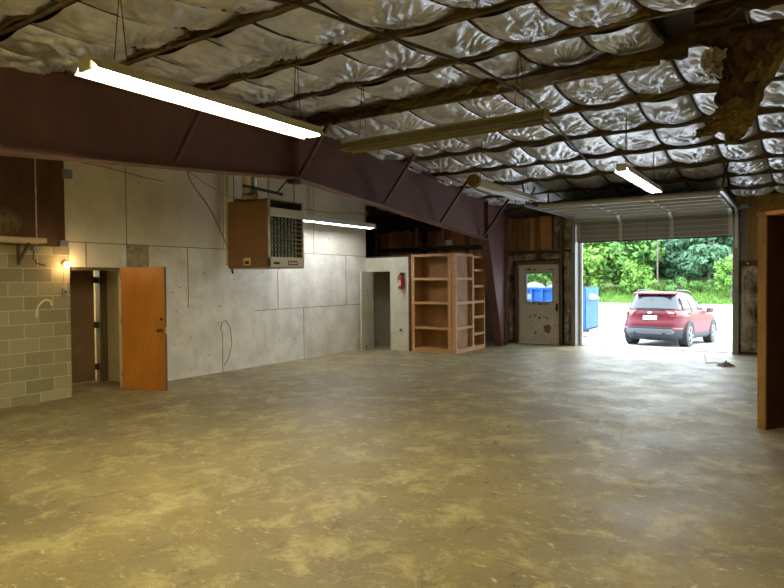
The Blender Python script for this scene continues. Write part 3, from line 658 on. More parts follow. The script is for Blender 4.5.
tag(MB().tube([(-8.55, 8.0, 3.25), (-8.5, 9.0, 3.15), (-8.55, 10.5, 3.14), (-8.6, 12.0, 3.28)], .012, 6).build('yellow_wire', 'cable'), 'yellowish wire crossing the wall above the small fixture', 'wire')
tag(MB().tube([(-8.74, 7.55, .75), (-8.73, 7.56, .9), (-8.72, 7.66, .95), (-8.72, 7.76, .8), (-8.73, 7.80, .5), (-8.73, 7.72, .25), (-8.74, 7.62, .12)], .006, 5).build('thin_wire', 'wire'), 'thin loop of wire hanging low on the white wall', 'wire')

# ------------------------------------------------------------------ small white room (closet) at far left
br = thing('wall_closet', (-8.1, 12.1, 0), 'small off white room box with an open doorway beside the shelving', 'wall', kind='structure')
w = MB().box(-8.86, -8.61, 12.1, 12.2, 0, 2.2).box(-8.61, -8.05, 12.1, 12.2, 1.87, 2.2).box(-8.05, -7.50, 12.1, 12.2, 0, 2.2)
w.box(-7.56, -7.50, 12.2, 15.1, 0, 2.2); w.build('front_wall', 'offwhite', br)
MB().box(-8.87, -7.50, 12.12, 15.1, 2.2, 2.24).build('closet_roof', 'black', br)
MB().box(-8.95, -8.87, 12.1, 15.2, 0, 2.2).box(-8.9, -7.5, 13.6, 13.66, 0, 2.2).build('inner_wall', 'offwhite', br)
MB().box(-7.53, -7.485, 12.08, 12.1, 0, 2.22).build('corner_trim', 'red_dark', br)
d = thing('door_3', (-8.61, 12.09, 0), 'scuffed white door leaf standing open on the small closet', 'door', rz=math.atan2(-.54, .10), kind='structure')
MB().box(0, .56, -.018, .018, .01, 1.87).build('door_leaf', 'offwhite', d, local=True, bevel=.002)
sc_ = MB()
for x, z, a, c in ((.2, 1.35, .05, .02), (.24, 1.42, .02, .05), (.22, 1.5, .04, .015), (.2, 1.25, .015, .05), (.28, 1.3, .03, .02), (.1, .9, .04, .02), (.05, .8, .03, .03), (.1, .12, .06, .05), (.3, .08, .08, .03)):
    sc_.box(x - a, x + a, -.0205, -.017, z - c, z + c).box(x - a, x + a, .017, .0205, z - c, z + c)
sc_.build('scuff_marks', 'patch', d, local=True)
MB().tube([(.51, -.02, .85), (.51, -.05, .85), (.51, -.07, .85)], [.01, .025, .01], 10).tube([(.51, .02, .85), (.51, .05, .85), (.51, .07, .85)], [.01, .025, .01], 10).build('door_knob', 'brass', d, local=True)
tag(MB().box(-8.35, -8.05, 12.95, 13.05, .05, .26).build('baseboard_heater', 'weather', bevel=.01), 'white electric heater low inside the dark closet', 'heater')
tag(MB().tube([(-8.25, 13.58, .0), (-8.25, 13.58, 2.15)], .018, 8).build('closet_pipe', 'offwhite'), 'pale vertical pipe at the back of the closet', 'pipe')
tag(MB().box(-8.5, -8.43, 13.56, 13.6, 1.15, 1.3).build('closet_switch', 'weather'), 'white switch plate inside the closet', 'switch')
e = thing('fire_extinguisher', (-7.69, 12.05, 1.4), 'red fire extinguisher hung on the off white closet wall', 'fire extinguisher')
MB().tube([(-7.69, 12.02, 1.45), (-7.69, 12.02, 1.47), (-7.69, 12.02, 1.72), (-7.69, 12.02, 1.76), (-7.69, 12.02, 1.78)], [.05, .066, .066, .05, .025], 16).build('cylinder', 'red', e, smooth=True)
MB().box(-7.725, -7.655, 11.95, 11.956, 1.53, 1.66).build('instruction_label', 'heater_front', e)
MB().box(-7.72, -7.60, 12.01, 12.03, 1.81, 1.835).tube([(-7.69, 12.02, 1.77), (-7.69, 12.02, 1.84)], .018, 8).build('valve_handle', 'black', e)
MB().tube([(-7.71, 12.02, 1.80), (-7.77, 12.02, 1.75), (-7.775, 12.02, 1.60)], .012, 8).build('hose', 'black', e)
MB().box(-7.71, -7.67, 12.08, 12.1, 1.5, 1.82).build('bracket', 'black', e)
ok_ = thing('wall_outlet', (-7.75, 12.08, .48), 'small dark outlet low on the closet wall', 'outlet')
MB().box(-7.785, -7.715, 12.085, 12.1, .44, .53).build('outlet_plate', 'cream', ok_)
MB().box(-7.77, -7.73, 12.06, 12.086, .46, .51).build('plug', 'black', ok_)
tag(MB().bar((-6.98, 15.02, .03), (-6.98, 15.08, 2.24), .004, .004).box(-7.05, -6.56, 15.03, 15.07, .0, 2.24).build('grey_board', 'grey_board'), 'tall grey board leaning on the end wall behind the shelving', 'board')

# ------------------------------------------------------------------ shelving units
def shelving(name_lab, P0, along, face, L_, H_, depth, zs, bt=.035, extra=None):
    """P0 = lower front corner; along = unit dir of the front; face = unit dir out of the front"""
    t = thing('shelving_unit', (P0[0], P0[1], 0), name_lab, 'shelving')
    a = Vector((*along, 0)); fdir = Vector((*face, 0)); p0 = Vector((P0[0], P0[1], 0))
    def pt(u, d_, z): return p0 + a * u - fdir * d_ + Vector((0, 0, z))
    def bx(mb, u0, u1, d0, d1, z0, z1):
        vs = [pt(u, d_, z) for z in (z0, z1) for d_ in (d0, d1) for u in (u0, u1)]
        return mb._add(vs, [(0, 2, 3, 1), (4, 5, 7, 6), (0, 1, 5, 4), (2, 6, 7, 3), (0, 4, 6, 2), (1, 3, 7, 5)])
    bx(MB(), 0, L_, depth - .012, depth, 0, H_).build('back_panel', 'shelf_back', t)
    for u in (0, L_ - bt): bx(MB(), u, u + bt, 0, depth - .012, 0, H_).build('side_panel', 'shelf', t)
    bx(MB(), bt, L_ - bt, 0, depth - .012, H_ - bt, H_).build('top_panel', 'shelf', t)
    bx(MB(), bt, L_ - bt, 0, depth - .012, .06, .06 + bt).build('bottom_panel', 'shelf', t)
    bx(MB(), bt, L_ - bt, .0, .02, 0, .06).build('kick_board', 'shelf', t)
    for z in zs: bx(MB(), bt, L_ - bt, .004, depth - .012, z - bt / 2, z + bt / 2).build('shelf', 'shelf', t)
    fw_ = .05 if extra is None else extra
    m_ = MB(); bx(m_, 0, fw_, -.02, 0, 0, H_); bx(m_, L_ - fw_, L_, -.02, 0, 0, H_); bx(m_, fw_, L_ - fw_, -.02, 0, H_ - .06, H_); bx(m_, fw_, L_ - fw_, -.02, 0, 0, .09)
    for z in zs: bx(m_, fw_, L_ - fw_, -.02, 0, z - .03, z + .03)
    m_.build('face_frame', 'shelf', t)
    return t
shelving('wide brown wooden shelving unit facing the room beside the closet wall', (-7.46, 12.12), (1, 0), (0, -1), 1.045, 2.25, .42, [1.68, 1.13, .56], extra=.085)
# the corner unit stands against the wide unit's end, so it stays shallow there
shelving('narrow wooden shelving unit of four compartments at the corner', (-6.32, 12.10), (0, 1), (1, 0), .88, 2.25, .085, [1.68, 1.13, .56], extra=.045)
shelving('narrow wooden shelving unit of six compartments nearest the red column', (-6.325, 12.99), (0, 1), (1, 0), .64, 2.22, .40, [1.88, 1.50, 1.13, .77, .37], extra=.045)

# ------------------------------------------------------------------ white steel door with window
d = thing('door_4', (-5.5, 15.2, 0), 'dirty white steel entry door with a square window', 'door', kind='structure')
x0, x1 = -6.05, -4.965; wx0, wx1, wz0, wz1 = -5.84, -5.16, 1.08, 1.80; ya, yb = 15.18, 15.23
MB().box(x0, wx0, ya, yb, .02, 2.03).box(wx1, x1, ya, yb, .02, 2.03).box(wx0, wx1, ya, yb, .02, wz0).box(wx0, wx1, ya, yb, wz1, 2.03).build('door_leaf', 'ms_white', d)
fr = MB()
for a in ((wx0 - .03, wx0, wz0 - .03, wz1 + .03), (wx1, wx1 + .03, wz0 - .03, wz1 + .03), (wx0, wx1, wz0 - .03, wz0), (wx0, wx1, wz1, wz1 + .03)): fr.box(a[0], a[1], ya - .012, yb + .01, a[2], a[3])
fr.build('window_frame', 'garage', d)
MB().box(wx0, wx1, 15.2, 15.206, wz0, wz1).build('window_glass', 'glass', d)
mk = MB()
for a in ((-5.86, -5.82, 1.895, 1.925), (-5.81, -5.72, 1.885, 1.93), (-5.78, -5.74, 1.925, 1.95), (-5.66, -5.59, 1.885, 1.915), (-5.25, -5.12, 1.895, 1.915), (-5.68, -5.60, 1.01, 1.035), (-5.54, -5.40, 1.00, 1.035), (-5.36, -5.26, 1.01, 1.035)): mk.box(a[0], a[1], ya - .003, ya, a[2], a[3])
for k in range(6): mk.box(-5.56 + k * .045, -5.53 + k * .045, ya - .003, ya, 1.90, 1.91)
mk.build('sticker_marks', 'heater_dark', d)
def blob(cx, cz, r, sd, n=22): return [(cx + r * (1 + .45 * noise.noise((math.cos(2 * PI * k / n) * 1.5, math.sin(2 * PI * k / n) * 1.5, sd))) * math.cos(2 * PI * k / n), cz + r * (1 + .45 * noise.noise((math.cos(2 * PI * k / n) * 1.5, math.sin(2 * PI * k / n) * 1.5, sd))) * math.sin(2 * PI * k / n)) for k in range(n)]
rs = MB().prism(blob(-5.29, .40, .10, 3), 'Y', ya - .003, ya)
for a in ((-5.74, .68, .03), (-5.62, .72, .03), (-5.5, .66, .035), (-5.38, .70, .025), (-5.3, .66, .03), (-5.6, .28, .03), (-5.45, .2, .02), (-5.7, .4, .02), (-5.1, .5, .02)): rs.prism(blob(*a, a[0] * 7, 10), 'Y', ya - .0028, ya)
rs.build('rust_spots', 'rust', d)
MB().tube([(-5.04, 15.18, .92), (-5.04, 15.12, .92), (-5.04, 15.10, .92)], [.012, .03, .015], 12).build('door_knob', 'black', d, smooth=True)
MB().box(-5.065, -5.015, 15.17, 15.18, .84, 1.04).build('knob_plate', 'black', d)
MB().box(x0, x1, 15.1, 15.34, 0, .022).build('threshold', 'weather', d)

# ------------------------------------------------------------------ garage door
g = thing('door_5', (-2.83, 15.1, 2.5), 'raised sectional garage door rolled back under the roof', 'garage door', kind='structure')
gx0, gx1 = -4.50, -1.14
path = [(15.08, 2.56), (15.08, 3.00), (15.04, 3.10), (14.92, 3.17), (14.75, 3.19), (12.35, 3.22)]
def sect(a, b, name, m=MB):
    d_ = (Vector((0, b[0] - a[0], b[1] - a[1]))).normalized()
    MB().bar((gx0 + .02, a[0], a[1]), (gx1 - .02, a[0], a[1]), .002, .002) if False else None
    v = MB(); n = Vector((0, d_.z, -d_.y)) * .02
    A0, A1 = Vector((gx0, *a)), Vector((gx1, *a)); B0, B1 = Vector((gx0, *b)), Vector((gx1, *b))
    v._add([A0 - n, A1 - n, A1 + n, A0 + n, B0 - n, B1 - n, B1 + n, B0 + n], [(0, 1, 2, 3), (4, 7, 6, 5), (0, 4, 5, 1), (1, 5, 6, 2), (2, 6, 7, 3), (3, 7, 4, 0)])
    return v.build(name, 'garage', g)
sect((15.08, 2.56), (15.08, 3.02), 'door_section')
sect((15.06, 3.04), (14.78, 3.18), 'door_section')
for k in range(4):
    a = 14.75 - k * .60; sect((a, 3.20), (a - .58, 3.205), 'door_section')
# pressed ribs along the vertical section and stiffeners below the horizontal ones
for z in (2.58, 2.68, 2.80, 2.92): MB().box(gx0, gx1, 15.03, 15.062, z, z + .014).build('pressed_rib', 'garage_rib', g)
for k in range(5):
    y = 14.72 - k * .59
    MB().box(gx0, gx1, y - .03, y + .03, 3.12, 3.185).build('stiffener_rail', 'garage_rib', g)
for x in (gx0 + .04, -3.46, -2.35, gx1 - .04):
    MB().box(x - .04, x + .04, 15.02, 15.062, 2.56, 3.0).build('hinge_stile', 'garage_rib', g)
    MB().bar((x, 15.0, 3.0), (x, 14.75, 3.14), .07, .03).bar((x, 14.75, 3.15), (x, 12.4, 3.17), .05, .03).build('stile_underside', 'track', g)
MB().box(gx0 + .02, gx1 - .02, 15.06, 15.11, 2.535, 2.56).build('bottom_seal', 'rubber', g)
for x in (gx0 - .07, gx1 + .07):
    pts = [(x, 15.02, .02 if False else 2.3), (x, 15.02, 2.95), (x, 14.97, 3.07), (x, 14.87, 3.13), (x, 14.7, 3.15), (x, 11.8, 3.15)]
    tr = MB()
    for p, q in zip(pts, pts[1:]): tr.bar(p, q, .05, .05)
    tr.build('door_track', 'track', g)
    MB().bar((x, 11.9, 3.15), (x + (-.1 if x < -3 else .1), 11.9, zr(11.9)), .03, .03).bar((x, 13.2, 3.15), (x, 13.2, zr(13.2)), .03, .03).bar((x, 11.9, 3.15), (x, 12.4, zr(12.4)), .025, .025).build('track_hanger', 'black', g)
MB().tube([(gx0, 15.15, 3.22), (gx1 + .1, 15.15, 3.22)], .03, 10).tube([(-3.3, 15.15, 3.22), (-2.3, 15.15, 3.22)], .05, 12).build('spring_shaft', 'black', g)
MB().tube([(gx1 + .02, 15.05, 3.16), (gx1 + .3, 15.0, 3.2)], .07, 12).build('cable_drum', 'grey_steel', g)
MB().tube([(-2.85, 14.9, 2.56), (-2.85, 14.9, 3.1)], .004, 5).build('pull_rope', 'wire', g)

# ------------------------------------------------------------------ plywood closet at the right edge
pc = thing('plywood_cabinet', (-.30, 7.77, 0), 'tall plywood cabinet end with dark inner side at the right edge', 'cabinet', rz=math.atan2(-.6, .8))
# local x runs along its open front, local y goes back
MB().box(-.04, .05, 0, .95, 0, 2.32).build('side_panel', 'ply_dark', pc, local=True)
MB().box(-.045, .052, -.02, 0, 0, 2.36).build('front_edge', 'ply_edge', pc, local=True)
MB().box(-.06, -.041, 0, .95, 0, 2.36).build('outer_skin', 'ply_edge', pc, local=True)
MB().box(-.06, 1.3, -.02, .95, 2.32, 2.36).build('top_panel', 'ply_orange', pc, local=True)
MB().box(-.04, 1.3, .93, .96, 0, 2.32).build('back_panel', 'ply_dark', pc, local=True)
MB().box(1.25, 1.3, 0, .93, 0, 2.32).build('far_side_panel', 'ply_dark', pc, local=True)

# ------------------------------------------------------------------ debris on the floor
def lump(u, v):
    th = u * 2 * PI; r = (1 - v) * (.15 + .05 * noise.noise((math.cos(th) * 2, math.sin(th) * 2, 4)))
    return (-1.08 + r * 1.15 * math.cos(th), 12.95 + r * 1.1 * math.sin(th),   .002 + .09 * v * (1 + .5 * noise.noise((r * 30, th, 1))) + .015 * noise.noise((th * 3, v * 5, 8)) * (v > 0))
dbs = thing('debris', (-1.1, 12.95, 0), 'crumpled debris with bent wire on the floor near the garage opening', 'debris')
MB().grid(lump, 30, 7).build('crumpled_paper', 'debris', dbs)
MB().tube([(-1.50, 13.5, .12), (-1.44, 13.15, .01), (-1.3, 13.3, .015), (-1.15, 13.05, .02)], .007, 5).build('bent_wire', 'wire', dbs)

# ------------------------------------------------------------------ outside
def gz(y):
    P = [(15.36, -.03), (18, -.30), (20.25, -.41), (24, -.54), (54, -.55), (57, .30), (62, .9), (90, 5)]
    for (a, za), (b, zb) in zip(P, P[1:]):
        if y <= b: return za + (zb - za) * max(0, y - a) / (b - a)
    return 5
gm = MB()
ys = [15.37, 16, 17, 18, 19, 20.25, 22, 24, 30, 40, 54.5]
for a, b in zip(ys, ys[1:]): gm._add([(-60, a, gz(a)), (50, a, gz(a)), (50, b, gz(b)), (-60, b, gz(b))], [(0, 1, 2, 3)])
S(gm.build('ground_pavement', 'pave'), 'pale sunlit pavement outside the garage opening', 'pavement')
def gr(u, v):
    x = -60 + 100 * u; y = 54.3 + 35 * v
    return (x, y, gz(y) + .02 + .12 * noise.noise((x * .5, y * .5, 0)) + .1 * noise.noise((x * 2.2, y * 2.2, 0)))
tag(MB().grid(gr, 200, 70).build('grass', 'grass', smooth=True), 'bright green grassy verge beyond the pavement', 'grass', kind='stuff')
# grass blades / weeds as stuff
gb = MB()
for k in range(9000):
    x = R_.uniform(-20, -2); y = 54.2 + R_.random() ** 1.6 * 6; z = gz(y); hgt = R_.uniform(.1, .45); a = R_.uniform(0, PI); w_ = .05
    dx, dy = math.cos(a) * w_, math.sin(a) * w_
    gb._add([(x - dx, y - dy, z), (x + dx, y + dy, z), (x + R_.uniform(-.12, .12), y + R_.uniform(-.1, .1), z + hgt)], [(0, 1, 2)])
tag(gb.build('tall_grass', 'leaf_light'), 'taller weeds growing along the edge of the pavement', 'grass', kind='stuff')

def tree(name, x, y, rx, rz_, zc, leaf, lab, n=2600, size=.28, clumps=26, trunk=True, group=None):
    g0 = gz(y)
    t = thing(name, (x, y, g0), lab, 'tree' if 'bush' not in name else 'bush', group)
    rr = random.Random(int(abs(x * 131 + y * 17)))
    cl = []
    for k in range(clumps):
        while True:
            p = Vector((rr.uniform(-1, 1), rr.uniform(-1, 1), rr.uniform(-1, 1)))
            if p.length < 1: break
        p = p.normalized() * (p.length ** .5) * .8
        cl.append((Vector((p.x * rx, p.y * rx, p.z * rz_)), rr.uniform(.25, .42) * min(rx, rz_)))
    mb = MB()
    for k in range(n):
        c_, r = rr.choice(cl)
        q = Vector((rr.gauss(0, 1), rr.gauss(0, 1), rr.gauss(0, 1))).normalized() * r * rr.uniform(.75, 1.05)
        if 'pine' in name: q.z *= .45
        p = Vector((x, y, zc)) + c_ + q
        if p.z < g0 + .1: p.z = g0 + rr.uniform(.05, .4)
        s_ = size * rr.uniform(.6, 1.3)
        nrm = (q.normalized() + Vector((rr.uniform(-.7, .7), rr.uniform(-.7, .7), rr.uniform(-.3, .9)))).normalized()
        a = nrm.orthogonal().normalized(); b = nrm.cross(a); th = rr.uniform(0, PI)
        a, b = a * math.cos(th) + b * math.sin(th), b * math.cos(th) - a * math.sin(th)
        mb._add([p - a * s_, p - b * s_ * .45, p + a * s_, p + b * s_ * .45], [(0, 1, 2, 3)])
    mb.build('foliage', leaf, t)
    tk = MB()
    tk.tube([(x, y, g0 - .1), (x + .05, y, (g0 + zc) / 2), (x, y, zc), (x, y, zc + rz_ * .5)], [.16, .13, .1, .04] if rx > 1.4 else [.06, .05, .04, .02], 8)
    for k in range(6):
        c_ = cl[k][0]; tk.tube([(x, y, zc - rz_ * .3), (x + c_.x * .8, y + c_.y * .8, zc + c_.z * .8)], .04 if rx > 1.4 else .015, 5)
    tk.build('trunk', 'bark', t)
    return t
# x at Y~58: screen 578 -> -17.0, 655 -> -10, 734 -> -4.3
tree('leafy_tree', -16.9, 57, 3.2, 3.6, 4.2, 'leaf_light', 'bright green leafy tree at the left of the garage view', 3600)
tree('leafy_tree', -13.0, 59, 3.0, 3.8, 4.4, 'leaf_mid', 'mid green leafy tree between the bright tree and the pines', 3400)
tree('leafy_tree', -11.9, 56.8, 1.6, 1.6, 2.0, 'leaf_light', 'small leafy tree low in front of the second leafy tree', 1400, .2)
tree('pine_tree', -9.3, 62, 2.8, 4.2, 5.2, 'needle', 'blue green pine in the middle of the tree line', 3400, .26, 34)
tree('pine_tree', -6.4, 60, 2.7, 3.6, 4.6, 'needle', 'blue green pine right of the middle pine', 3400, .26, 34)
tree('pine_tree', -3.2, 62, 3.0, 4.0, 5.0, 'needle', 'blue green pine at the right of the garage view', 3000, .26, 34)
tree('round_bush', -4.3, 55.6, 1.45, 1.5, 1.8, 'leaf_light', 'rounded yellow green bush at the right under the pines', 1800, .17, 18)
tree('round_bush', -10.2, 55.4, .8, .65, .95, 'leaf_light', 'small light green bush in front of the middle pine', 700, .14, 12)
tree('round_bush', -8.2, 57.0, 1.8, .7, 1.0, 'leaf_mid', 'low green undergrowth bush beneath the middle pine', 1200, .18, 14)
tree('round_bush', -6.35, 57.5, 1.6, .6, 1.0, 'leaf_mid', 'low green undergrowth bush beneath the right pine', 1000, .18, 14)
tree('round_bush', -15.6, 56.0, 2.2, .8, 1.1, 'leaf_light', 'low bright bush along the verge at left', 1300, .18, 14)
for i, (x, y, lf) in enumerate(((-24, 59, 'leaf_mid'), (-28, 60, 'leaf_light'), (-20.5, 58, 'leaf_mid'))):
    tree('leafy_tree', x, y, 3.2, 3.6, 4.4, lf, ['leafy tree seen over the blue container through the door window, middle one', 'leafy tree farthest left through the door window', 'leafy tree hidden left of the garage opening'][i], 2600)
for i, x in enumerate((-32, -24, -17.5, -13.5, -9.5, -5.5, -1.5, 3)):
    tree('leafy_tree', x, 68 + (i % 2) * 2, 4.4, 5.0, 6.0, 'needle' if i > 3 else 'leaf_mid', 'dark woodland tree in the back row, ' + ['farthest left', 'second from left', 'third from left', 'left of centre', 'centre', 'right of centre', 'second from right', 'farthest right'][i], 4200, .42, 30)
tag(MB().tube([(-9.9, 56.2, gz(56)), (-9.88, 56.2, 8)], [.07, .05], 8).build('utility_pole', 'bark'), 'thin pale trunk-like pole standing before the pines', 'pole')

# blue container
dm = thing('blue_container', (-8.2, 23.2, -.54), 'large blue ribbed roll-off container outside left of the garage opening', 'container')
bz0, bz1 = -.22, 1.33
MB().box(-11.5, -6.35, 22.35, 22.40, bz0, bz1).box(-11.5, -6.35, 24.0, 24.05, bz0, bz1).box(-6.40, -6.35, 22.4, 24.0, bz0, bz1).box(-11.5, -11.45, 22.4, 24.0, bz0, bz1).box(-11.5, -6.35, 22.4, 24.0, bz0, bz0 + .05).build('container_body', 'blue', dm)
x = -6.38
for k in range(14):
    MB().box(x - .10, x, 22.24, 22.35, bz0 + .02, bz1 - .04).build('upright_rib', 'blue', dm, bevel=.015); x -= .28 if k < 4 else .42
MB().box(-11.5, -6.33, 22.22, 22.42, bz1 - .06, bz1 + .02).build('top_rail', 'blue', dm)
MB().box(-11.5, -6.22, 22.25, 22.40, bz0 - .05, bz0 + .02).build('bottom_rail', 'car_grey', dm)
for x in (-6.6, -6.95, -10.8): MB().tube([(x, 22.25, -.40), (x, 22.42, -.40)], .12, 16).build('wheel', 'rubber', dm)
MB().box(-8.62, -8.36, 22.22, 22.235, .90, 1.10).box(-8.62, -8.28, 22.22, 22.235, .55, .78).build('white_notice', 'white_sheet', dm)
def heap(u, v):
    x = -11.2 + 5.0 * u
    y = 22.6 + 1.2 * v; p = math.sin(PI * v) ** .5 * (math.sin(PI * u) ** .4)
    return (x, y, .9 + p * (.40 + .22 * abs(math.sin(x * 3.1)) + .12 * noise.noise((x * 4, y * 3, 0))))
tag(MB().grid(heap, 60, 10).build('white_sheeting', 'white_sheet'), 'crumpled white sheeting heaped inside the blue container', 'sheeting')

# ------------------------------------------------------------------ the car
car = thing('car', (-3.53, 20.25, -.41), 'red compact SUV parked outside seen from behind', 'car')
car.rotation_euler = (-.035, 0, -math.radians(7.4))
def lerp(tab, z):
    for (a, va), (b, vb) in zip(tab, tab[1:]):
        if z <= b: return va + (vb - va) * max(0, (z - a)) / (b - a)
    return tab[-1][1]
YRr = [(.22, -.66), (.34, -.84), (.45, -.90), (.62, -.91), (.72, -.88), (.80, -.84), (1.02, -.80), (1.10, -.74), (1.35, -.60), (1.55, -.50), (1.60, -.42), (1.64, -.1), (1.66, .2)]
YFf = [(.22, 3.45), (.35, 3.58), (.55, 3.62), (.80, 3.55), (.92, 3.40), (1.00, 3.0), (1.08, 2.45), (1.15, 2.25), (1.35, 1.85), (1.52, 1.45), (1.60, 1.15), (1.64, .9), (1.66, .6)]
HW = [(.22, .80), (.30, .87), (.45, .905), (.75, .915), (.95, .895), (1.06, .865), (1.10, .835), (1.35, .735), (1.52, .655), (1.60, .60), (1.64, .50), (1.66, .35)]
def surf(th, z, off=0):
    a, b = lerp(YRr, z), lerp(YFf, z); hw = lerp(HW, z); cy = (a + b) / 2; hy = (b - a) / 2
    n = 5.5 if z < 1.06 else 5.0
    c_, s_ = math.cos(th), math.sin(th)
    x = (hw + off) * math.copysign(abs(c_) ** (2 / n), c_); y = cy + (hy + off) * math.copysign(abs(s_) ** (2 / n), s_)
    # gentle plan curvature of the tail
    if y < cy: y += .10 * (abs(x) / hw) ** 2.5 * max(0, 1 - (y - a) / .5)
    return (x, y, z)
zs = [.22, .28, .34, .40, .45, .53, .62, .68, .72, .76, .80, .90, .96, 1.02, 1.06, 1.10, 1.16, 1.25, 1.35, 1.45, 1.52, 1.56, 1.60, 1.62, 1.64, 1.66]
NT = 160; body = MB(); o = 0
for z in zs:
    for k in range(NT):
        # denser sampling at corners
        th = 2 * PI * k / NT; body.v.append(surf(th, z))
for i in range(len(zs) - 1):
    for k in range(NT):
        k2 = (k + 1) % NT; body.f.append((i * NT + k, i * NT + k2, (i + 1) * NT + k2, (i + 1) * NT + k))
body.f.append(tuple(range(NT))); body.f.append(tuple((len(zs) - 1) * NT + k for k in range(NT)))
body.build('body', 'car_red', car, local=True, smooth=True)
def rear_y(x, z):       # tail surface y for a given x
    a, b = lerp(YRr, z), lerp(YFf, z); hw = lerp(HW, z); n = 5.5 if z < 1.06 else 5.0
    q = min(.999, abs(x) / hw); cy = (a + b) / 2; hy = (b - a) / 2
    y = cy - hy * (1 - q ** n) ** (1 / n)
    return y + .10 * q ** 2.5 * max(0, 1 - (y - a) / .5)
def rpatch(name, poly_l, m, z0, z1, off=.012, nu=24, nv=6, parent=None):
    """patch on the tail; poly_l(z)->(xl,xr)"""
    def f(u, v):
        z = z0 + (z1 - z0) * v; xl, xr = poly_l(v); x = xl + (xr - xl) * u
        return (x, rear_y(x, z) - off, z)
    return MB().grid(f, nu, nv).build(name, m, parent or car, local=True, smooth=True, solid=.01)
def side_x(y, z):
    a, b = lerp(YRr, z), lerp(YFf, z); hw = lerp(HW, z); n = 5.5 if z < 1.06 else 5.0
    cy = (a + b) / 2; hy = (b - a) / 2; q = min(.999, abs(y - cy) / hy)
    return hw * (1 - q ** n) ** (1 / n)
def spatch(name, ylr, m, z0, z1, sgn, off=.008, nu=14, nv=5):
    def f(u, v):
        z = z0 + (z1 - z0) * v; a, b = ylr(v); y = a + (b - a) * u
        return (sgn * (side_x(y, z) + off), y, z)
    return MB().grid(f, nu, nv).build(name, m, car, local=True, smooth=True, solid=.008)
rw = rpatch('rear_window', lambda v: (-.77 + .15 * v, .77 - .15 * v), 'car_glass', 1.09, 1.55)
MB().box(-.02, .28, -.76, -.73, 1.13, 1.15).bar((0, -.72, 1.12), (-.02, -.56, 1.45), .02, .02).build('rear_wiper', 'black', car, local=True)
MB().prism([(-.60, 1.565), (-.59, 1.60), (-.2, 1.655), (-.2, 1.61)], 'X', -.60, .60).build('spoiler', 'car_red', car, local=True, bevel=.01)
rpatch('number_plate', lambda v: (-.20, .20), 'plate', .80, .93, .02)
rpatch('plate_lettering', lambda v: (-.15, .15), 'plate_text', .85, .885, .028, 10, 1) if False else None
for k in range(7): rpatch('plate_lettering', lambda v, k=k: (-.155 + k * .045, -.13 + k * .045), 'plate_text', .845, .895, .027, 2, 1)
rpatch('chrome_strip', lambda v: (-.34, .34), 'car_red', .955, .985, .03)
o_ = MB().tube([(0, -.86, 1.03), (0, -.83, 1.03)], .055, 20).build('oval_badge', 'chrome', car, local=True); o_.scale = (1.5, 1, .7); o_.location.z = .30
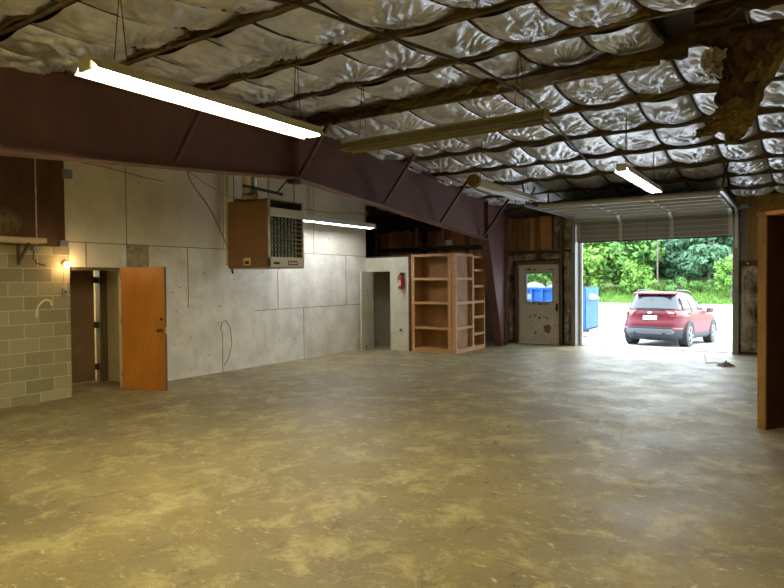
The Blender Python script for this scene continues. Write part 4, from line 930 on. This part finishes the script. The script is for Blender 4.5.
for s in (-1, 1):
    def tl(v, s=s):
        a = .40 + .16 * (1 - v); b = .885
        return (a, b) if s > 0 else (-b, -a)
    rpatch('tail_light', tl, 'tail', .90, 1.09, .014, 16, 5)
    spatch('tail_light_side', lambda v: (-.72, -.45 + .12 * v), 'tail', .93, 1.07, s, .012)
    rpatch('tail_light_insert', (lambda v, s=s: (.50, .74) if s > 0 else (-.74, -.50)), 'tail_clear', .99, 1.04, .024, 8, 3)
    rpatch('reflector', (lambda v, s=s: (.62, .86) if s > 0 else (-.86, -.62)), 'tail', .52, .58, .03, 8, 2)
    MB().tube([(s * .42, -.93, .39), (s * .42, -.80, .39)], .045, 14).build('exhaust_tip', 'black', car, local=True)
    spatch('side_window', lambda v: (-.35 + .12 * v, .30), 'car_glass', 1.12, 1.46 , s)
    spatch('side_window', lambda v: (.36, 1.12), 'car_glass', 1.11, 1.48, s)
    spatch('side_window', lambda v: (1.18, 1.98 - .62 * v), 'car_glass', 1.11, 1.48, s)
    spatch('sill_cladding', lambda v: (.40, 2.28), 'car_grey', .23, .40, s, .012)
    MB().tube([(s * .56, -.25, 1.665), (s * .57, -.15, 1.70), (s * .58, .9, 1.705), (s * .57, 1.2, 1.66)], .016, 8).build('roof_rail', 'car_silver', car, local=True)
    mr = MB().box(s * .90 - .02, s * 1.08, 1.85, 1.95, 1.03, 1.17).build('side_mirror', 'car_red', car, local=True, bevel=.03)
    MB().box(s * .93, s * 1.06, 1.84, 1.85, 1.05, 1.15).build('mirror_glass', 'chrome', car, local=True)
    for y in (0, 2.69):
        wl = thing('wheel', (0, 0, 0), None, None); wl.parent = car
        X = s * .905
        MB().tube([(s * .64, y, .355), (s * .66, y, .355), (X - s * .02, y, .355), (X, y, .355)], [.33, .355, .355, .335], 28).build('tyre', 'rubber', wl, local=True, smooth=False)
        MB().tube([(X, y, .355), (X + s * .006, y, .355)], .245, 24).build('rim', 'black', wl, local=True)
        sp_ = MB()
        for k in range(5):
            a = 2 * PI * k / 5
            sp_.bar((X + s * .012, y, .355), (X + s * .012, y + .235 * math.cos(a), .355 + .235 * math.sin(a)), .02, .07, up=(1, 0, 0)) if False else sp_.bar((X + s * .012, y, .355), (X + s * .012, y + .235 * math.cos(a), .355 + .235 * math.sin(a)), .07, .02, up=(1, 0, 0))
        ring = [(X + s * .01, y + .235 * math.cos(2 * PI * k / 24), .355 + .235 * math.sin(2 * PI * k / 24)) for k in range(25)]
        sp_.tube(ring, .018, 6, cap=False); sp_.build('spokes', 'alloy', wl, local=True)
        arc = MB()
        for k in range(14):
            a0, a1 = PI * k / 14, PI * (k + 1) / 14; ro, ri = .43, .36
            pts4 = [(y + ri * math.cos(a0), .355 + ri * math.sin(a0)), (y + ro * math.cos(a0), .355 + ro * math.sin(a0)), (y + ro * math.cos(a1), .355 + ro * math.sin(a1)), (y + ri * math.cos(a1), .355 + ri * math.sin(a1))]
            arc.prism(pts4, 'X', s * .86, s * .922)
        arc.build('wheel_arch', 'car_grey', car, local=True)
        MB().tube([(s * .70, y, .37), (s * .912, y, .37)], .375, 24).build('wheel_well', 'black', car, local=True)
rpatch('rear_bumper', lambda v: (-.90, .90), 'car_grey', .23, .60, .022, 30, 8)
rpatch('skid_plate', lambda v: (-.62 - .08 * math.sin(PI * v), .62 + .08 * math.sin(PI * v)), 'car_silver', .38, .54, .05, 24, 6)
MB().box(-.55, .55, -.70, -.3, .20, .34).tube([(-.2, -.55, .27), (.2, -.55, .27)], .09, 12).build('underbody', 'black', car, local=True)

# ------------------------------------------------------------------ world, camera
wd = bpy.data.worlds.new('World'); sc.world = wd; wd.use_nodes = True
bg = wd.node_tree.nodes['Background']
bg.inputs['Color'].default_value = (.80, .91, 1.0, 1)
bg.inputs['Strength'].default_value = 6.0
sl = bpy.data.lights.new('sun', 'SUN'); sl.energy = 1.2; sl.angle = math.radians(12); sl.color = (1, .98, .93)
so = bpy.data.objects.new('sun', sl); C.objects.link(so); so.rotation_euler = Vector((-.35, -.45, -1)).to_track_quat('-Z', 'Y').to_euler()

cd = bpy.data.cameras.new('camera'); co = bpy.data.objects.new('camera', cd); C.objects.link(co)
yaw, pitch, roll = .5842, .0219, -.0081
Fv = Vector((-math.sin(yaw) * math.cos(pitch), math.cos(yaw) * math.cos(pitch), -math.sin(pitch)))
r0 = Vector((math.cos(yaw), math.sin(yaw), 0)); u0 = r0.cross(Fv)
Rv = r0 * math.cos(roll) + u0 * math.sin(roll); Uv = u0 * math.cos(roll) - r0 * math.sin(roll)
mw = Matrix((Rv, Uv, -Fv)).transposed().to_4x4(); mw.translation = (0, 0, 1.65)
co.matrix_world = mw
cd.sensor_width = 36; cd.lens = 611 / 784 * 36; cd.clip_start = .05; cd.clip_end = 500
sc.camera = co
sc.view_settings.view_transform = 'Standard'; sc.view_settings.look = 'None'; sc.view_settings.gamma = 1
sc.view_settings.use_curve_mapping = False
sc.view_settings.exposure = 0.4
sc.cycles.use_denoising = True
sc.cycles.max_bounces = 10; sc.cycles.diffuse_bounces = 5
sc.cycles.sample_clamp_indirect = 8
